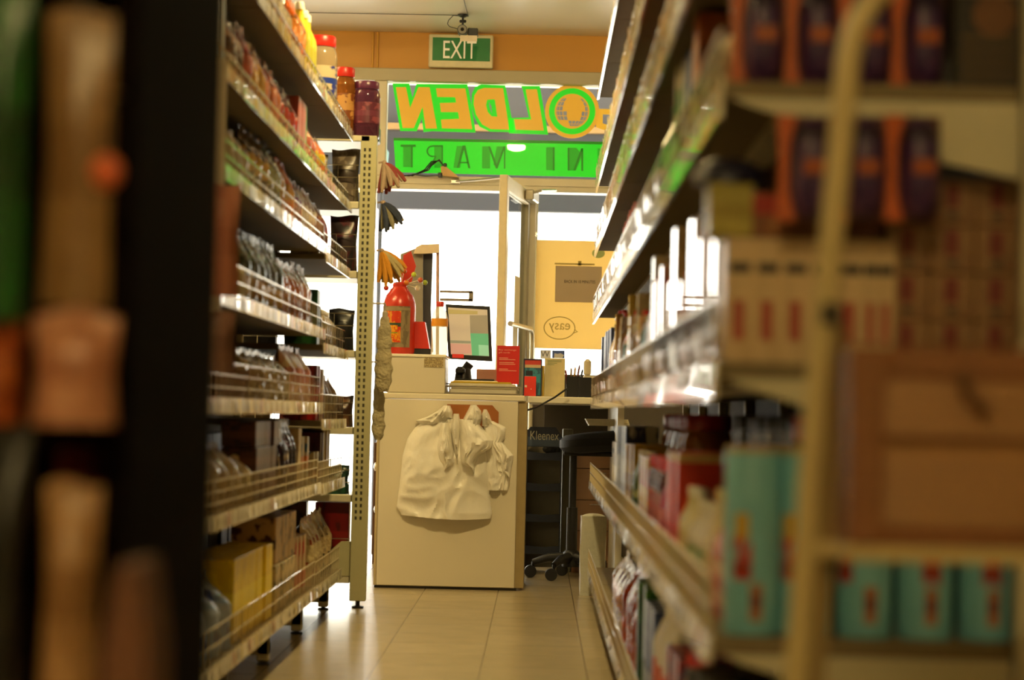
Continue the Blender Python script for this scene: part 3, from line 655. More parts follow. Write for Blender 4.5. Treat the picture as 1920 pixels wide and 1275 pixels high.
# pen holders
def holder(rect, Y, label, pens, d=.07):
    x0, x1, z0, z1 = prect(*rect, Y); W_ = x1-x0; H_ = z1-CT
    h = empty('pen_holder', (x0, Y, CT+.001), 0, label, 'pen holder')
    b = MB(); t = .004
    b.box(0, W_, 0, t, 0, H_); b.box(0, W_, d-t, d, 0, H_); b.box(0, t, t, d-t, 0, H_); b.box(W_-t, W_, t, d-t, 0, H_); b.box(t, W_-t, t, d-t, 0, t)
    obj('cup', b, M('smoky_black_plastic', '1c1c20', rough=.3), h)
    for i, (dx, hh, col, nm) in enumerate(pens):
        b = MB(); b.tube([(0, 0, 0), (dx*.2, 0, hh*.92), (dx*.22, 0, hh)], [.0045, .0045, .002], 8)
        tag(obj('pen', b, M('pen_'+nm.split()[0], col, rough=.35), None, (x0+W_*(.2+.6*i/max(1, len(pens)-1)), Y+d/2, CT+.006)), nm+' pen standing in the dark holder at the window', 'pen', 'pens in the dark holder')
holder((1062, 706, 1086, 741, ), 10.3, 'dark cup of pens on the desk right of the cream box', ((-.08, .125, 'b03428', 'red'), (.0, .135, '8a6a38', 'tan'), (.05, .14, 'b8862c', 'amber'), (.1, .15, '6a2c24', 'maroon'), (.13, .13, '24304a', 'navy')))
holder((1085, 708, 1109, 745), 10.15, 'plain black desk box beside the pen cup', ())
p = at(1100, 700, 10.5)
tp = empty('desk_phone', (p.x-.04, 10.45, CT+.001), 0, 'beige desk phone standing on the desk behind the black box', 'phone')
zt = at(1100, 674, 10.5).z-CT
b = MB(); b.prism([(-.01, 0), (.12, 0), (.10, zt*.55), (.03, zt*.6)], (0, .12, 0), EX, EZ, .12); obj('body', b, M('phone_beige', 'c8bca0', rough=.4), tp)
b = MB(); b.box(.025, .06, -.01, .05, zt*.55, zt, c=.012); obj('handset', b, M('phone_beige', 'c8bca0'), tp)
# black cable over the desk edge
b = MB(); q = [at(1064, 728, 10.03), at(1040, 745, 10.03), at(1022, 755, 10.04), at(1005, 764, 10.04), at(986, 770, 10.04)]
b.tube([v for v in q], .0045, 6)
# ------------------------------------------------------------------ desk on the right
x0 = ct.location.x+CW+.034; xd1 = .40
dk = empty('desk', (x0, 10.1, 0), 0, 'cream desk top running from the counter to the right rack', 'desk')
DW = xd1-x0; zt0 = at(1060, 757, 10.1).z
b2 = MB(); b2.box(.0, DW, 0, 1.55, zt0, CT, c=.003); obj('desktop', b2, m_white, dk)
b2 = MB(); b2.box(DW-.03, DW, .05, 1.5, 0, zt0-.001); obj('side_panel', b2, m_white, dk)
b2 = MB(); b2.box(.08, DW-.032, 1.50, 1.52, .0, zt0-.001); obj('back_panel', b2, m_dado, dk)
tag(obj('power_cable', b, m_black), 'black cable draped over the front edge of the desk', 'cable')

# display stand with header
Ys = 11.0
x0, x1, z0, z1 = prect(985, 801, 1052, 1075, Ys); W_ = x1-x0
ks = empty('display_stand', (x0, Ys, 0), 0, 'narrow dark blue display stand with empty shelves under the desk', 'display stand')
m_kb = M('navy_card', '161c2c', rough=.5); m_kg = M('grey_card', '9a8e70', rough=.6)
b = MB(); b.box(.006, W_-.006, .20, .206, .02, z1-.05); obj('back_board', b, m_kg, ks)
b = MB(); b.box(0, .006, 0, .21, 0, z1-.08); obj('side_panel', b, m_kb, ks); b = MB(); b.box(W_-.006, W_, 0, .21, 0, z1-.08); obj('side_panel', b, m_kb, ks)
zh = at(1018, 838, Ys).z
b = MB(); b.prism([(0, zh-.0), (W_, zh), (W_, z1-.05), (W_-.035, z1), (.02, z1), (0, z1-.02)], (0, .03, 0), EX, EZ, .012); obj('header', b, m_kb, ks)
b = MB(); b.box(.004, W_-.004, .013, .0175, zh+.003, zh+.05); obj('header_band', b, M('slate_blue_card', '3c4a5c', rough=.5), ks)
b = MB(); text_into(b, 'Kleenex', W_*.5, zh+.035, .045, .0125, th=.002, width=W_*.8); obj('lettering', b, M('pale_print', 'a8a48c', rough=.5), ks)
for y in (850, 908, 966, 1026):
    zc_ = at(1018, y, Ys).z
    b = MB(); b.box(.006, W_-.006, .0, .2, zc_-.016, zc_-.010); b.prism([(.006, -.035), (W_-.006, -.035), (W_-.006, .008), (W_*.5, .001), (.006, .008)], (0, .0, zc_), EX, EZ, .006); obj('shelf', b, m_kb, ks)
    if y == 850: continue
b = MB(); b.ball((0, 0, .03), .03, 10, 6, sx=1.3, sz=.8); b.ball((.035, .01, .025), .025, 10, 6)
tag(obj('plastic_bundle', b, M('dark_wrap', '44423c', rough=.15, bump=.8), None, (x0+W_*.66, Ys+.07, at(1018, 850, Ys).z-.009)), 'crumpled dark plastic bundle on the top shelf of the narrow stand', 'bundle')
# red folder edge and board between counter and stand
x0_, x1_, z0_, z1_ = prect(981, 812, 987, 950, 11.05)
b = MB(); b.box(0, x1_-x0_, 0, .15, 0, z1_, c=.002); tag(obj('folder', b, M('dark_red_board', '6c1c18', rough=.5), None, (x0_-.004, 11.05, 0)), 'dark red folder standing between the counter side and the narrow stand', 'folder')
x0_, x1_, z0_, z1_ = prect(1053, 805, 1072, 1060, 11.15)
b = MB(); b.box(0, x1_-x0_, 0, .3, 0, z1_, c=.003); tag(obj('board', b, M('grey_green_board', '6e6a54', rough=.5), None, (x0_, 11.15, 0)), 'grey green upright board between narrow stand and drawer unit', 'board')
# drawer unit
Yd = 11.12
x0, x1, z0, z1 = prect(1074, 836, 1165, 1070, Yd); W_ = x1-x0
du = empty('drawer_unit', (x0, Yd, 0), 0, 'brown wooden drawer unit under the desk behind the office chair', 'drawer unit')
m_wood = M('brown_wood', 'b48c68', rough=.4, noise=.18, nscale=10)
b = MB(); b.box(0, W_, .016, .42, 0, z1); obj('body', b, M('brown_wood_dark', '7c5434', rough=.5), du)
ys = [836, 879, 938, 996, 1056]
for a, c in zip(ys, ys[1:]):
    zt_, zb2 = at(1120, a, Yd).z-.002, at(1120, c, Yd).z+.002
    b = MB(); b.box(.002, W_-.002, 0, .015, zb2, zt_, c=.002); dd = obj('drawer', b, m_wood, du)
    b = MB(); b.tube([(W_*.5-.04, -.001, zt_-.02), (W_*.5-.04, -.012, zt_-.02), (W_*.5+.04, -.012, zt_-.02), (W_*.5+.04, -.001, zt_-.02)], .003, 6); obj('handle', b, m_steel, dd)
x0_, x1_, z0_, z1_ = prect(1080, 788, 1150, 803, Yd)
# chair
Yh = 10.72; kk = sc(Yh)
px = at(1072, 1000, Yh).x
oc = empty('office_chair', (px, Yh, 0), 0, 'black office chair on castors in front of the wooden drawers', 'chair')
zt_ = at(1100, 806, Yh).z
b = MB()
def seatf(u, v):
    a = 2*math.pi*u; rr = [0.001, .15, .21, .235, .235, .21, .12, .001][min(7, int(round(v*7)))]; z = [-.10, -.10, -.09, -.065, -.03, -.008, .0, .002][min(7, int(round(v*7)))]
    return (rr*1.0*math.copysign(abs(math.cos(a))**.7, math.cos(a)), rr*math.copysign(abs(math.sin(a))**.7, math.sin(a)), zt_+z+.02*math.cos(a)*(rr/.23))
b.grid(seatf, 28, 7, flip=False); obj('seat', b, M('black_seat_fabric', '15161a', rough=.75, bump=.2), oc, loc=(.165, 0, -.005))
b = MB(); b.tube([(0, 0, .09), (0, 0, .35)], .027, 12); b.tube([(0, 0, .34), (0, 0, zt_-.1)], .018, 12); obj('gas_column', b, m_black, oc)
b = MB(); b.box(-.05, .2, -.09, .09, zt_-.128, zt_-.106, c=.006); obj('seat_plate', b, m_black, oc)
b = MB(); b.lathe([(.045, .06), (.05, .09), (.04, .13), (.03, .14)], 16)
legs = []
for i in range(5):
    a = R(243+72*i); e = Vector((math.cos(a)*.19, math.sin(a)*.19, .075)); legs.append(e)
    b.tube([(0, 0, .105), (e.x*.6, e.y*.6, .10), (e.x, e.y, .075)], [.03, .022, .015], 10)
obj('base', b, m_black, oc)
for e in legs:
    b = MB()
    for s in (-.018, .018):
        b.tube([(e.x-.012, e.y+s*.8-.007, .0305), (e.x-.012, e.y+s*.8+.007, .0305)], .0300, 18)
    b.tube([(e.x, e.y, .03), (e.x, e.y, .078)], .008, 8); obj('castor', b, m_black, oc)
b = MB(); 
for j in range(5): b.box(-.03-j*.004, .17-j*.002, -.12, .12, j*.0068, j*.0068+.006)
tag(obj('paper_pile', b, M('paper_cream_sheet', 'e4d8b4', rough=.6), None, (px+.10, Yh, zt_+.022)), 'pile of cream paper lying on the office chair', 'paper')

# white paper sack/box at the end of the right rack
x0, x1, z0, z1 = prect(1088, 968, 1135, 1116, 9.78)
wb = empty('paper_bag', ((x0+x1)/2, 9.80, 0), 0, 'tall narrow white paper bag on the floor at the far end of the right rack', 'bag')
W_ = x1-x0
b = MB()
def bagf(u, v):
    a = u*4; s = int(a) % 4; f = a-int(a); hw, hd = W_/2, .05
    c = [(-hw, -hd), (hw, -hd), (hw, hd), (-hw, hd), (-hw, -hd)]
    x = c[s][0]+(c[s+1][0]-c[s][0])*f; y = c[s][1]+(c[s+1][1]-c[s][1])*f
    j = .003*math.sin(9*v+4*u*6.28)*(v > .05)
    return (x*(1-.02*v)+j, y*(1-.10*v)+j, z1*v)
b.grid(bagf, 16, 14); obj('body', b, M('white_paper', 'c9c8ba', rough=.5, bump=.5, bscale=25), wb)
b = MB(); b.ball((0, 0, z1-.006), .5, 16, 8, sx=W_*.98, sy=.09, sz=.035); obj('folded_top', b, M('white_paper', ''), wb)

# ------------------------------------------------------------------ carrier bags on the counter front
x0, x1, z0, z1 = prect(838, 759, 935, 801, YC-.006)
hb = empty('bag_hook_board', ((x0+x1)/2, YC-.001, (z0+z1)/2), 0, 'brown wooden board with hooks on the counter front holding the carrier bags', 'hook board')
W_, H_ = (x1-x0)/2, (z1-z0)/2
b = MB(); b.prism([(-W_, -H_), (W_*.9, -H_), (W_, -H_*.8), (W_, H_*.4), (W_*.9, H_*.6), (W_*.75, H_), (-W_, H_)], (0, -.003, 0), EX, EZ, .014); obj('board', b, M('hook_board_wood', 'a8642c', rough=.45, noise=.15, nscale=14), hb)
hooks = [at(838, 770, YC), at(888, 765, YC), at(909, 776, YC)]
for h in hooks:
    b = MB(); q = h-hb.location; b.tube([(q.x, -.012, q.z-.01), (q.x, -.05, q.z-.012), (q.x, -.062, q.z+.002), (q.x, -.062, q.z+.012)], .003, 8); obj('hook', b, m_steel, hb)
def bag_mat():
    m = M('white_carrier_film', 'fbf6ea', rough=.28, noise=.02, bump=.45, bscale=22); nt = m.node_tree
    return m
m_bag = bag_mat()
ZG = (730, 740, 4.904)
def gz(x, y): v = at(ZG[0]+x/ZG[2], ZG[1]+y/ZG[2], YC-.03); return v.x, v.z
def interp(tab, t):
    for (a, p), (b_, q) in zip(tab, tab[1:]):
        if a <= t <= b_: return p+(q-p)*(t-a)/(b_-a)
    return tab[-1][1] if t > tab[-1][0] else tab[0][1]
def hang(name, lt, rt, y0, y1, parent, knots, thick, ybase, nu=44, nv=40, bot=None, seed=0, mat=None):
    """closed sheet-like bag between a left and a right outline (zoom pixels), gathered folds running down from the knots"""
    def prof(u, v):
        yy = y0+(y1-y0)*v; xl = interp(lt, yy); xr = interp(rt, yy); xx = xl+(xr-xl)*u
        if bot: yy += bot(u)*v**3
        e = (max(0, 4*u*(1-u)))**.45
        f = 0
        for i, (kx, ky) in enumerate(knots):
            a = math.atan2(xx-kx, yy-ky+40); dd = math.hypot(xx-kx, yy-ky)
            f += (.010*noise.noise((a*3.2, dd/420, seed+i*3.3))+.008*noise.noise((a*7, dd/260, seed+i*5.1)))*2.0*math.exp(-dd/520)
        w1 = noise.noise((u*2.5, v*2.2, seed)); w2 = noise.noise((u*6+w1*2, v*5, seed+9.1)); f += (.022*w1 + .013*(1-abs(w2)*2.6))*min(1, v*2)
        return xx, yy, e, f
    def front(u, v):
        xx, yy, e, f = prof(u, v); x, z = gz(xx, yy); t = thick*(.35+.65*math.sin(math.pi*min(1, .25+.7*v)))
        return (x, ybase-t*e-f*e, z)
    def back(u, v):
        xx, yy, e, f = prof(u, v); x, z = gz(xx, yy); return (x, ybase, z)
    b = MB(); b.grid(front, nu, nv); b.grid(back, nu, nv, flip=True)
    def rel(mb): o_ = parent.location; mb.v = [(x-o_.x, y-o_.y, z-o_.z) for x, y, z in mb.v]; return mb
    return obj(name, rel(b), mat or m_bag, parent)
q = at(838, 770, YC)
cb = empty('carrier_bag', (q.x, YC-.016, q.z), 0, 'large white plastic carrier bag stack hanging from the brown board', 'carrier bag', 'carrier bags on the counter front')
hang('body', [(225, 350), (300, 235), (400, 165), (560, 120), (800, 95), (1035, 65), (1100, 110)], [(225, 760), (300, 850), (500, 900), (760, 925), (900, 918), (1060, 945), (1100, 930)], 225, 1105, cb, [(530, 150), (780, 140)], .062, YC-.014, bot=lambda u: 30*math.sin(2.6*u)+20*u, nu=60, nv=50)
hang('handle', [(100, 500), (150, 440), (200, 350), (240, 235), (280, 300)], [(100, 560), (150, 580), (230, 585), (280, 560)], 100, 275, cb, [(540, 110)], .085, YC-.018, nu=22, nv=14, seed=2)
hang('handle', [(95, 745), (140, 722), (200, 690), (300, 640), (380, 640)], [(95, 800), (150, 845), (220, 850), (300, 830), (380, 830)], 95, 380, cb, [(780, 100)], .095, YC-.018, nu=22, nv=16, seed=4)
hang('flap', [(270, 470), (480, 440), (600, 460), (690, 505), (700, 510)], [(270, 560), (400, 580), (630, 620), (660, 560), (695, 515)], 260, 695, cb, [(540, 120)], .115, YC-.02, nu=20, nv=24, seed=6)
hang('flap', [(240, 640), (400, 640), (560, 640), (640, 655), (660, 730), (720, 770)], [(240, 800), (420, 960), (480, 950), (560, 830), (660, 790), (725, 785)], 230, 722, cb, [(780, 120)], .118, YC-.02, nu=26, nv=26, seed=8)
hang('fold', [(180, 590), (300, 560), (520, 600), (640, 625)], [(180, 640), (300, 660), (520, 645), (640, 640)], 175, 640, cb, [(615, 120)], .105, YC-.02, nu=12, nv=20, seed=9)
q = at(909, 776, YC)
cb2 = empty('carrier_bag', (q.x, YC-.016, q.z), 0, 'smaller white carrier bag peeking out at the right of the large bag stack', 'carrier bag', 'carrier bags on the counter front')
hang('body', [(230, 850), (400, 880), (700, 880), (880, 900)], [(230, 930), (300, 1072), (400, 1060), (440, 1035), (560, 1138), (760, 1105), (880, 1088)], 230, 880, cb2, [(880, 160)], .035, YC-.005, seed=3)
hang('handle', [(135, 865), (180, 848), (290, 850)], [(135, 895), (180, 920), (290, 960)], 135, 290, cb2, [(880, 130)], .06, YC-.01, nu=14, nv=10, seed=5)
hang('flap', [(440, 1020), (600, 1000), (700, 985), (760, 1090)], [(440, 1040), (560, 1140), (740, 1112), (765, 1105)], 440, 762, cb2, [(1000, 300)], .05, YC-.008, nu=14, nv=16, seed=7)
# ------------------------------------------------------------------ shelving racks
m_rack = M('rack_cream_enamel', 'cfc8ac', rough=.35, noise=.06, nscale=8)
m_shelf = M('shelf_board_shaded_enamel', '83765c', rough=.85, spec=.1, noise=.08, nscale=8)  # rack enamel darkened: under-shelf shade is put into the colour
m_rackd = M('rack_back_board', '3a3226', rough=.6)
m_strip = M('price_strip_plastic', 'e8dfc8', rough=.14, spec=.7, noise=.05, coat=.6)
m_tick = M('price_ticket', 'f2ecdc', rough=.25, noise=.05, coat=.5)
m_ticky = M('price_ticket_yellow', 'e8d070', rough=.25, coat=.5)
m_tickr = M('price_ticket_pink', 'd87868', rough=.25, coat=.5)
m_curl = film('curled_ticket_plastic', 'f0dcc0', trans=.30, rough=.10)
m_cwire = M('cream_coated_wire', 'cfc09c', rough=.3, coat=.5)
m_wire = M('chrome_shelf_wire', 'd8d4c8', rough=.18, metal=1.0, noise=.05)

def shelf_part(rack, o, X, side, y0, y1, z, depth, guard=None, strip=True, gh=.085, tickets=True, seed=0, tilt=0.0, ends=False, vs=.07, curls=False, wire=None):
    """one shelf board of a rack: board, bracket ends, price strip, wire guard. side=+1 opens to +X"""
    rs = random.Random(seed)
    b = MB(); xa, xb = (X-depth, X) if side > 0 else (X, X+depth)
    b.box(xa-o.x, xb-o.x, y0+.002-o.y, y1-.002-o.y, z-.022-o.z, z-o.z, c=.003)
    prof_ = [(.012, -.022), (depth, -.022), (depth, -.125), (depth-.12, -.10), (depth-.125, -.062), (.13, -.062), (.035, -.032)] if side < 0 else [(.012, -.022), (depth, -.022), (depth, -.10), (.03, -.04)]
    nb_ = len(b.f)
    if side < 0: b.box(X+.09-o.x, X+.135-o.x, y0+.004-o.y, y1-.016-o.y, z-.034-o.z, z-.0225-o.z)
    if ends: b.prism([(X-o.x-side*q_, z+h_-o.z) for q_, h_ in prof_], (0, y0+.015-o.y, 0), EX, EZ, .012)
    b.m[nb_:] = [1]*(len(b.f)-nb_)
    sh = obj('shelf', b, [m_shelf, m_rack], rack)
    if strip:
        b = MB(); f = X-o.x; n = max(1, round((y1-y0)/.94)); 
        sb = .050 if curls else .032
        b.prism([(f, z-sb-o.z), (f+side*(.006+tilt), z-sb-.002-o.z), (f+side*.004, z+.006-o.z), (f, z+.006-o.z)], (0, y1-.004-o.y, 0), EX, EZ, y1-y0-.008)
        if tickets:
            y = y0+.03+rs.random()*.05
            while y < y1-.07:
                wv = rs.uniform(.03, .06); a = rs.uniform(-.001, .004); mi = 1 if rs.random() < .8 else (2 if rs.random() < .6 else 3)
                xx = f+side*(.0075+tilt*.5)
                b.add([(xx+side*a, y-o.y, z-.030-o.z), (xx, y+wv-o.y, z-.030-o.z), (xx, y+wv-o.y, z+.004-o.z), (xx+side*a*.4, y-o.y, z+.004-o.z)], [(0, 1, 2, 3) if side > 0 else (3, 2, 1, 0)], mi)
                y += wv+rs.uniform(.005, .09)
        if curls:
            y = y0+.02
            while y < y1-.05:
                wv = rs.uniform(.028, .05); hh = rs.uniform(.03, .05); a = rs.uniform(-.003, .003); xx = f+side*.006
                b.add([(xx+side*max(0, a), y-o.y, z+.008-o.z), (xx+side*max(0, -a), y+wv-o.y, z+.008-o.z), (xx+side*(max(0, -a)+.003), y+wv-o.y, z+.008+hh-o.z), (xx+side*(max(0, a)+.004), y-o.y, z+.008+hh-o.z)], [(0, 1, 2, 3) if side > 0 else (3, 2, 1, 0)], 4)
                y += wv+rs.uniform(.008, .035)
        obj('price_strip', b, [m_strip, m_tick, m_ticky, m_tickr, m_curl][:5 if curls else 4], sh)
    if guard:
        b = MB(); f = (X-side*.012 if side > 0 else X-.004)-o.x
        for k in range(guard): b.tube([(f, y0+.012-o.y, z+gh*(k+1)/guard-o.z), (f, y1-.012-o.y, z+gh*(k+1)/guard-o.z)], .0026, 6)
        m_ = max(2, int((y1-y0)/vs))
        for k in range(m_+1):
            yy = y0+.012+(y1-y0-.024)*k/m_-o.y; b.tube([(f, yy, z-o.z), (f, yy, z+gh-o.z)], .0022, 5)
        obj('wire_guard', b, wire or m_wire, sh)
    return sh

# ---- left rack
LX = -.78; LY = [4.95, 5.9, 6.85, 7.8, 8.76]; LD = .42
LZ = {'A': 1.925, 'C': 1.635, 'D': 1.395, 'E': 1.09, 'F': .825, 'G': .54, 'H': .17}
LZe = {'A': 1.925, 'C': 1.635, 'D': 1.37, 'E': 1.04, 'F': .765, 'G': .53, 'H': .165}
lo_ = Vector((LX, LY[0], 0))
lr = empty('shelving_rack', lo_, 0, 'long cream shelving rack on the left side of the aisle packed with groceries', 'shelving rack')
for i in range(4):
    for n in 'ACDEFGH':
        z = (LZe if i == 3 else LZ)[n]
        shelf_part(lr, lo_, LX-(.0 if n != 'H' else .02)*0, 1, LY[i], LY[i+1], z, LD, guard={'A': 1, 'C': 1, 'D': 2, 'E': 2, 'F': 3, 'G': 3, 'H': 2}[n], gh={'A': .05, 'C': .05, 'D': .075, 'E': .085, 'F': .095, 'G': .085, 'H': .09}[n], seed=i*10+ord(n), wire=m_cwire if n in 'GH' else None)
for y in LY:
    b = MB(); b.box(-LD-.03, -LD-.003, y-.02-lo_.y, y+.02-lo_.y, 0.0, 2.0, c=.003); b.box(-LD-.003, -.05, y-.02-lo_.y, y+.02-lo_.y, .03, .10, c=.004)
    b.box(-.09, -.05, y-.02-lo_.y, y+.02-lo_.y, 0.012, .13, c=.004)
    u = obj('upright', b, m_rack, lr)
    b = MB(); b.lathe([(.022, 0), (.022, .006), (.008, .01), (.008, .03)], 12, c=(-.07, y-lo_.y, 0)); obj('foot', b, m_black, u)
b = MB(); b.box(-LD-.045, -LD-.031, .0, LY[-1]-LY[0], .1, 2.0); obj('back_panel', b, m_rackd, lr)

# ---- right rack
RX = .24; RY0, RY1 = 2.92, 9.7; RD = .40
RZ = {'0': 2.255, '1': 1.855, '2': 1.565, '3': 1.265, '4': .885, '5': .515, '6': .13}
ro_ = Vector((RX, RY0, 0)); nb = 7; RYs = [RY0+(RY1-RY0)*i/nb for i in range(nb+1)]
rr = empty('shelving_rack', ro_, 0, 'long cream shelving rack on the right side of the aisle running to the desk', 'shelving rack')
for i in range(nb):
    for n in '0123456':
        shelf_part(rr, ro_, RX, -1, RYs[i], RYs[i+1], RZ[n], RD, guard={'0': None, '1': 1, '2': 2, '3': 2, '4': 2, '5': 2, '6': 2}[n], gh={'0': .05, '1': .05, '2': .06, '3': .07, '4': .085, '5': .08, '6': .08}[n], seed=100+i*10+ord(n), tilt={'1': .003, '2': .003, '3': .003, '4': .004}.get(n, .005), ends=(i == 0), vs=.05, curls=n in '1234', wire=m_cwire if n in '56' else None)
for y in RYs:
    b = MB(); b.box(RD+.003, RD+.03, y-.02-ro_.y, y+.02-ro_.y, 0, 2.45, c=.003); b.box(.06, RD+.003, y-.02-ro_.y, y+.02-ro_.y, .02, .08, c=.004)
    u = obj('upright', b, m_rack, rr)
    b = MB(); b.lathe([(.022, 0), (.022, .006), (.008, .01), (.008, .025)], 12, c=(.1, y-ro_.y, 0)); obj('foot', b, m_black, u)
b = MB(); b.box(RD+.031, RD+.045, 0, RY1-RY0, .08, 2.45); obj('back_panel', b, m_rackd, rr)

# ------------------------------------------------------------------ goods
_mesh = {}
def pouch_mesh(w, h, d, v):
    k = ('pouch', w, h, d, v)
    if k in _mesh: return _mesh[k]
    rs = random.Random(v*31+int(w*1000)); a1, a2, a3 = rs.random()*6, rs.random()*6, rs.uniform(-.03, .03)
    def prof(u, t):
        e = (max(0, 4*u*(1-u)))**.55; f = 1.0 if t < .55 else max(0, 1-((t-.55)/.37)**1.6)
        if t > .92: f = 0
        x = (u-.5)*w*(.985-.10*(1-abs(2*t-1))) + a3*.5*t*w
        wr = .10*math.sin(9*u+7*t+a1)*math.sin(5*t+a2)
        return x, e*f*(1+wr), t*h+.004*math.sin(6*u+a1)*(t > .3)
    b = MB()
    def fr(u, t): x, e, z = prof(u, t); return (x, -d/2*e-.0012, z)
    def bk(u, t): x, e, z = prof(u, t); return (x, d/2*e+.0012, z)
    b.grid(fr, 9, 12); b.grid(bk, 9, 12, flip=True)
    _mesh[k] = b.mesh('pouch'); return _mesh[k]
def carton_mesh(w, h, d):
    k = ('carton', w, h, d)
    if k not in _mesh:
        b = MB(); b.box(-w/2, w/2, -d/2, d/2, 0, h, c=.002); b.box(-w/2+.004, w/2-.004, -d*.02, d*.02, h, h+.0006); _mesh[k] = b.mesh('carton')
    return _mesh[k]
def lathe_mesh(tagname, prof, n=18):
    k = (tagname, tuple(prof))
    if k not in _mesh: b = MB(); b.lathe(prof, n); _mesh[k] = b.mesh(tagname)
    return _mesh[k]
def bottle_parts(r, h, kind):
    if kind == 'bottle':
        return [('body', lathe_mesh('body', [(r*.92, 0), (r, .006), (r, h*.58), (r*.9, h*.66), (r*.42, h*.80), (r*.36, h*.90)])),
                ('cap', lathe_mesh('cap', [(r*.42, h*.90), (r*.42, h*.985), (r*.36, h)])), ('label', lathe_mesh('label', [(r*1.015, h*.14), (r*1.015, h*.50)]))]
    if kind == 'jar':
        return [('body', lathe_mesh('body', [(r*.95, 0), (r, .008), (r, h*.72), (r*.94, h*.80), (r*.82, h*.86)])),
                ('lid', lathe_mesh('lid', [(r*.88, h*.865), (r*.90, h*.875), (r*.90, h*.98), (r*.84, h)])), ('label', lathe_mesh('label', [(r*1.012, h*.25), (r*1.012, h*.62)]))]
    if kind == 'tub':
        return [('body', lathe_mesh('body', [(r*.86, 0), (r*.88, .004), (r, h*.86)])), ('lid', lathe_mesh('lid', [(r*1.04, h*.865), (r*1.04, h*.96), (r*.98, h)]))]
    if kind == 'can':
        return [('body', lathe_mesh('body', [(r*.97, 0), (r, .004), (r, h-.008)])), ('lid', lathe_mesh('lid', [(r*1.01, h-.0075), (r*1.01, h-.001), (r*.93, h)]))]
CATS = {'pouch': 'packet', 'carton': 'box', 'bottle': 'bottle', 'jar': 'jar', 'tub': 'tub', 'can': 'can'}
NAMES = {'pouch': 'snack_pouch', 'carton': 'grocery_carton', 'bottle': 'sauce_bottle', 'jar': 'food_jar', 'tub': 'food_tub', 'can': 'tall_can'}
PAL = {}
_pn = [0]
def PK(c1, c2, c3=None, **kw):
    dk = kw.pop('dk', 1.22); c1, c2 = [tuple(x**dk for x in lin(c)) for c in (c1, c2)]; c3 = tuple(x**dk for x in lin(c3)) if c3 else None
    _pn[0] += 1; kw.setdefault('seed', _pn[0]); return pack('packaging_%d' % _pn[0], c1, c2, c3, **kw)
def item(kind, dims, mats, loc, rz, label, cat=None, group=None, v=0, name=None):
    w, h, d = dims; nm = name or NAMES[kind]
    if kind == 'pouch': o = obj(nm, pouch_mesh(w, h, d, v % 4), mats[0], None, loc, (0, 0, rz))
    elif kind == 'carton': o = obj(nm, carton_mesh(w, h, d), mats[0], None, loc, (0, 0, rz))
    else:
        o = empty(nm, loc, rz)
        for i, (pn, me) in enumerate(bottle_parts(w/2, h, kind)): obj(pn, me, mats[min(i, len(mats)-1)], o)
    tag(o, label, cat or CATS[kind], group); return o
ORD = ['first', 'second', 'third', 'fourth', 'fifth', 'sixth', 'seventh', 'eighth', 'ninth', 'tenth', 'eleventh', 'twelfth', 'thirteenth', 'fourteenth', 'fifteenth', 'sixteenth']
NUM = ['one', 'two', 'three', 'four', 'five', 'six', 'seven', 'eight', 'nine', 'ten', 'eleven', 'twelve', 'thirteen', 'fourteen', 'fifteen', 'sixteen']
def plural(s):
    h, sep, t = s.partition(' with '); 
    if ' of ' in h: a, _, c = h.partition(' of '); return plural(a)+' of '+c+sep+t
    return h+('es' if h.endswith('x') or h.endswith('h') else 's')+sep+t
used = set()
def row(side, X, z, y, blocks, phrase, ymax, seed=0):
    """fill one shelf from the near end with blocks of equal goods: (kind, desc, (w,h,d), mats, n, levels)"""
    rs = random.Random(seed); rz = R(90) if side > 0 else R(-90)
    for bl in blocks:
        if isinstance(bl, (int, float)): y += bl; continue
        kind, desc, (w, h, d), mats, n = bl[:5]; lv = bl[5] if len(bl) > 5 else 1; back = bl[6] if len(bl) > 6 else 0
        mats = mats if isinstance(mats, (list, tuple)) else [mats]
        n = min(n, int((ymax-y)/(w+.006)))
        if n <= 0: continue
        for i in range(n):
            for l in range(lv):
                yy = y+w/2+.003; xx = X-side*(.022+d/2+back+rs.uniform(0, .012)); 
                if n == 1: t = '%s on the %s' % (desc, phrase)
                else: t = '%s of %s %s on the %s' % (ORD[i], NUM[n-1], plural(desc), phrase)
                if len(t.split()) > 15: t = t.replace(' on the ', ', ').replace(' with ', ', ', 1)
                if lv > 1: t = ['lower ', 'middle ' if lv > 2 else 'upper ', 'top '][l]+t
                assert t not in used, t
                used.add(t)
                item(kind, (w, h, d), mats, (xx, yy, z+.001+l*(h+.0012)), rz+R(rs.uniform(-4, 4) if kind != 'carton' else rs.uniform(-.8, .8)), t, None, plural(desc)+' on the '+phrase if n*lv > 1 else None, v=rs.randrange(4))
            y += w+.006
    return y
film_ = clear('clear_bag_film', 'f4ead8', rough=.12, body=.45, bodycol='d8c8ac', bump=.5)
filmr = clear('clear_tub_plastic', 'f4e6dc', rough=.1, body=.35, bodycol='b08070', bump=.15)
pj_ = clear('clear_jar_plastic', 'f0e6d4', rough=.08, body=.45, bodycol='c0b090')
red_l = M('lid_red', 'c82418', rough=.35); m_lw = M('lid_white', 'e8e2d4', rough=.35); m_ly = M('lid_yellow', 'd8b020', rough=.35); m_lg = M('lid_green', '1c7a38', rough=.35); m_lb = M('lid_blue', '28489c', rough=.35); m_lk = M('lid_black', '1a1816', rough=.35)
P = 'pouch'; K = 'carton'; B_ = 'bottle'; J = 'jar'; T = 'tub'

